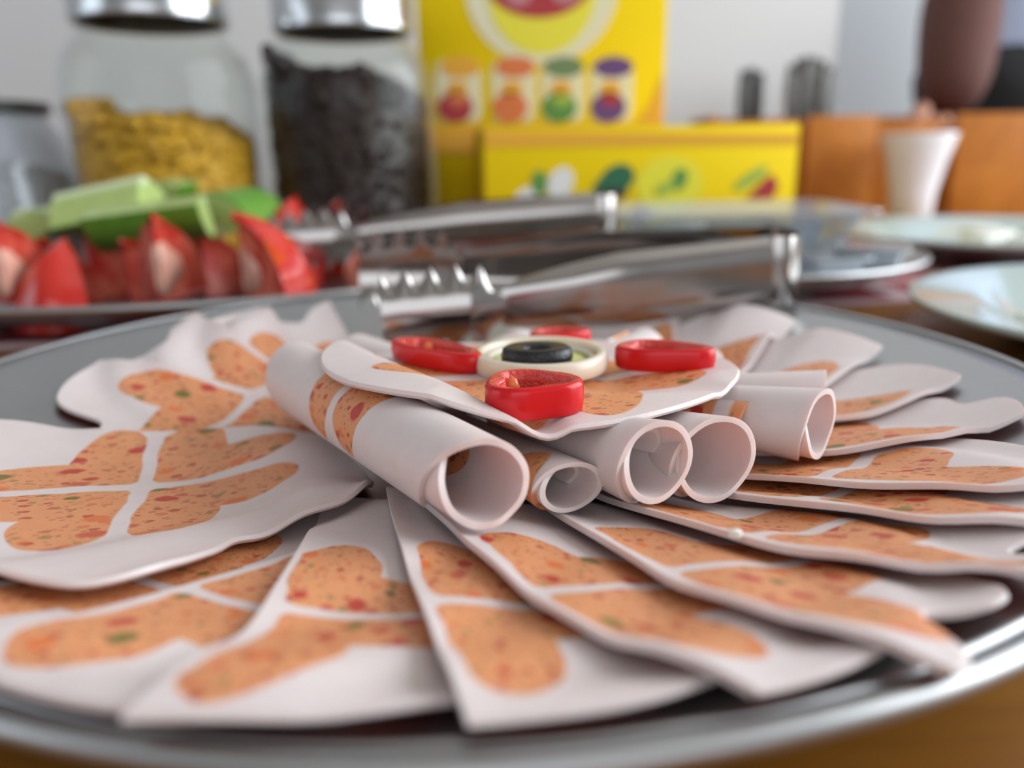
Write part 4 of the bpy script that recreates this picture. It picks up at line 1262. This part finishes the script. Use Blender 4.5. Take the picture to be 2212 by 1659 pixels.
for i, (px, pt, dy, le) in enumerate([(1608, 152, .030, -.004), (1625, 146, .045, .0), (1643, 156, .035, .004), (1632, 162, .060, .002)]):
    knife(px, pt, cy0 + dy, le, 'dark handled knife standing in the narrow bunch in the wooden caddy', 'dark handled knives in the caddy', .013)
for i, (px, pt, dy, le) in enumerate([(1712, 140, .035, -.006), (1728, 128, .050, -.004), (1745, 122, .040, 0), (1762, 124, .060, .004), (1780, 132, .045, .010), (1796, 146, .055, .014)]):
    knife(px, pt, cy0 + dy, le, 'steel fork standing handle up in the spreading bunch in the wooden caddy', 'steel forks in the caddy', .014, 'fork')

# ------------------------------------------------------------------ person reaching towards the caddy
def skin_mesh(name, verts, edges, radii, mat, parent, root=0, sub=2):
    o0 = origin_of(parent)
    me = bpy.data.meshes.new(name); me.from_pydata([tuple(np.array(v) - o0) for v in verts], edges, [])
    o = bpy.data.objects.new(name, me); COL.objects.link(o); o.parent = parent
    sk = o.modifiers.new('skin', 'SKIN'); sk.use_smooth_shade = True
    for i, r in enumerate(radii):
        s = me.skin_vertices[0].data[i]; s.radius = (r, r) if not hasattr(r, '__len__') else r; s.use_root = (i == root)
    sb = o.modifiers.new('subdivision', 'SUBSURF'); sb.levels = sub; sb.render_levels = sub
    dg = bpy.context.evaluated_depsgraph_get(); ev = o.evaluated_get(dg)
    m2 = bpy.data.meshes.new_from_object(ev); o.modifiers.clear(); o.data = m2
    m2.materials.clear(); m2.materials.append(mat)
    m2.polygons.foreach_set('use_smooth', [True] * len(m2.polygons))
    return o
def person():
    ox, oy = .93, 1.22
    t = thing('person', (ox, oy, FLOOR), 'person in pale blue and black bending an arm down to the wooden caddy', 'person')
    f = FLOOR
    hand = np.array(at_y(2050, 252, .845)); hz = hand[2]
    elbow = np.array(at_y(2095, -130, .97)); sh = np.array([ox - .17, oy - .02, f + 1.40])
    V = [(ox, oy, f + .98), (ox, oy, f + 1.16), (ox, oy - .01, f + 1.34), (ox, oy - .01, f + 1.47), (ox - .01, oy - .03, f + 1.57), (ox - .02, oy - .04, f + 1.68), (ox - .02, oy - .03, f + 1.76),
         tuple(sh), tuple((sh + elbow) / 2), tuple(elbow), tuple(elbow * .55 + hand * .45), tuple(elbow * .2 + hand * .8), tuple(hand + np.array([.004, .0, .02])),
         (ox + .17, oy - .01, f + 1.40), (ox + .23, oy, f + 1.26), (ox + .25, oy - .02, f + 1.12), (ox + .25, oy - .06, f + .98), (ox + .25, oy - .08, f + .88),
         (ox - .10, oy, f + .90), (ox - .10, oy - .01, f + .52), (ox - .10, oy, f + .10), (ox - .10, oy - .13, f + .035),
         (ox + .10, oy, f + .90), (ox + .10, oy - .01, f + .52), (ox + .10, oy, f + .10), (ox + .10, oy - .13, f + .035)]
    E = [(0, 1), (1, 2), (2, 3), (3, 4), (4, 5), (5, 6), (2, 7), (7, 8), (8, 9), (9, 10), (10, 11), (11, 12), (2, 13), (13, 14), (14, 15), (15, 16), (16, 17), (0, 18), (18, 19), (19, 20), (20, 21), (0, 22), (22, 23), (23, 24), (24, 25)]
    rad = [(.10, .08), (.12, .09), (.15, .10), .055, (.075, .09), (.078, .095), (.06, .075), .06, .05, .044, .041, .030, .036, .06, .05, .042, .035, .034, .065, .055, .042, .035, .065, .055, .042, .035]
    skin_mesh('body', V, E, rad, M_SKIN, t)
    # fingers of the reaching hand, curled downwards
    k = 0
    for i, (dx, ln) in enumerate([(-.030, .062), (-.012, .072), (.007, .068), (.025, .054)]):
        b = hand + np.array([dx * .7, -.004, .004]); m1 = hand + np.array([dx, -.014, -.018 - ln * .2]); m2 = hand + np.array([dx, -.010, -.018 - ln * .55]); e = hand + np.array([dx * .8, .004, -.012 - ln * .85])
        skin_mesh('finger', [b, m1, m2, e], [(0, 1), (1, 2), (2, 3)], [.0095, .0092, .0085, .0070], M_SKIN, t, sub=1)
    b = hand + np.array([-.030, 0, .016]); skin_mesh('thumb', [b, hand + np.array([-.050, -.008, -.008]), hand + np.array([-.046, -.012, -.034])], [(0, 1), (1, 2)], [.012, .011, .008], M_SKIN, t, sub=1)
    # clothing
    skin_mesh('shirt', [(ox, oy, f + .80), V[1], V[2], (ox, oy - .01, f + 1.44), V[7], tuple(sh * .35 + elbow * .65), V[13], V[14], tuple(np.array(V[14]) * .5 + np.array(V[15]) * .5)],
              [(0, 1), (1, 2), (2, 3), (2, 4), (4, 5), (2, 6), (6, 7), (7, 8)], [(.205, .16), (.195, .15), (.19, .14), .07, .078, .064, .078, .064, .058], M_SHIRT, t)
    fa = np.array(V[9]) ; fb = hand
    skin_mesh('sleeve', [tuple(fa * .80 + fb * .20), tuple(fa * .6 + fb * .4), tuple(fa * .35 + fb * .65), tuple(fa * .01 + fb * .99)], [(0, 1), (1, 2), (2, 3)], [.050, .055, .052, .043], M_SLEEVE, t)
    skin_mesh('trousers', [(ox, oy, f + 1.03), (ox, oy, f + .90), (ox - .10, oy, f + .86), (ox - .10, oy - .01, f + .52), (ox - .10, oy, f + .10), (ox + .10, oy, f + .86), (ox + .10, oy - .01, f + .52), (ox + .10, oy, f + .10)],
              [(0, 1), (1, 2), (2, 3), (3, 4), (1, 5), (5, 6), (6, 7)], [(.235, .19), (.245, .20), .12, .078, .062, .105, .078, .062], M_TROUS, t)
    hd = np.array([ox - .02, oy - .03, f + 1.69])
    Vh, Fh = lathe([(.0005, .115), (.05, .105), (.085, .07), (.095, .02), (.092, -.03), (.07, -.07)], tuple(hd + np.array([.006, .022, .01])), 28, (.86, 1))
    mesh('hair', Vh, Fh, M_HAIR, t)
    # face
    for sx in (-1, 1):
        mesh('eye', *lathe([(.0002, -.011), (.008, -.007), (.011, 0), (.008, .007), (.0002, .011)], (hd[0] + sx * .03, hd[1] - .086, hd[2] - .005), 14), M_WHITE, t)
        mesh('ear', *lathe([(.0002, -.03), (.010, -.018), (.014, .008), (.010, .026), (.0002, .03)], (hd[0] + sx * .083, hd[1] + .005, hd[2] - .015), 14, (.5, 1)), M_SKIN, t)
    mesh('nose', *tube([(hd[0], hd[1] - .088, hd[2]), (hd[0], hd[1] - .102, hd[2] - .03), (hd[0], hd[1] - .108, hd[2] - .044)], [.006, .010, .012], 12), M_SKIN, t)
    mesh('mouth', *lathe([(.0002, -.006), (.016, -.004), (.022, 0), (.016, .004), (.0002, .006)], (hd[0], hd[1] - .082, hd[2] - .070), 16, (1, .5)), M_PINK, t)
person()
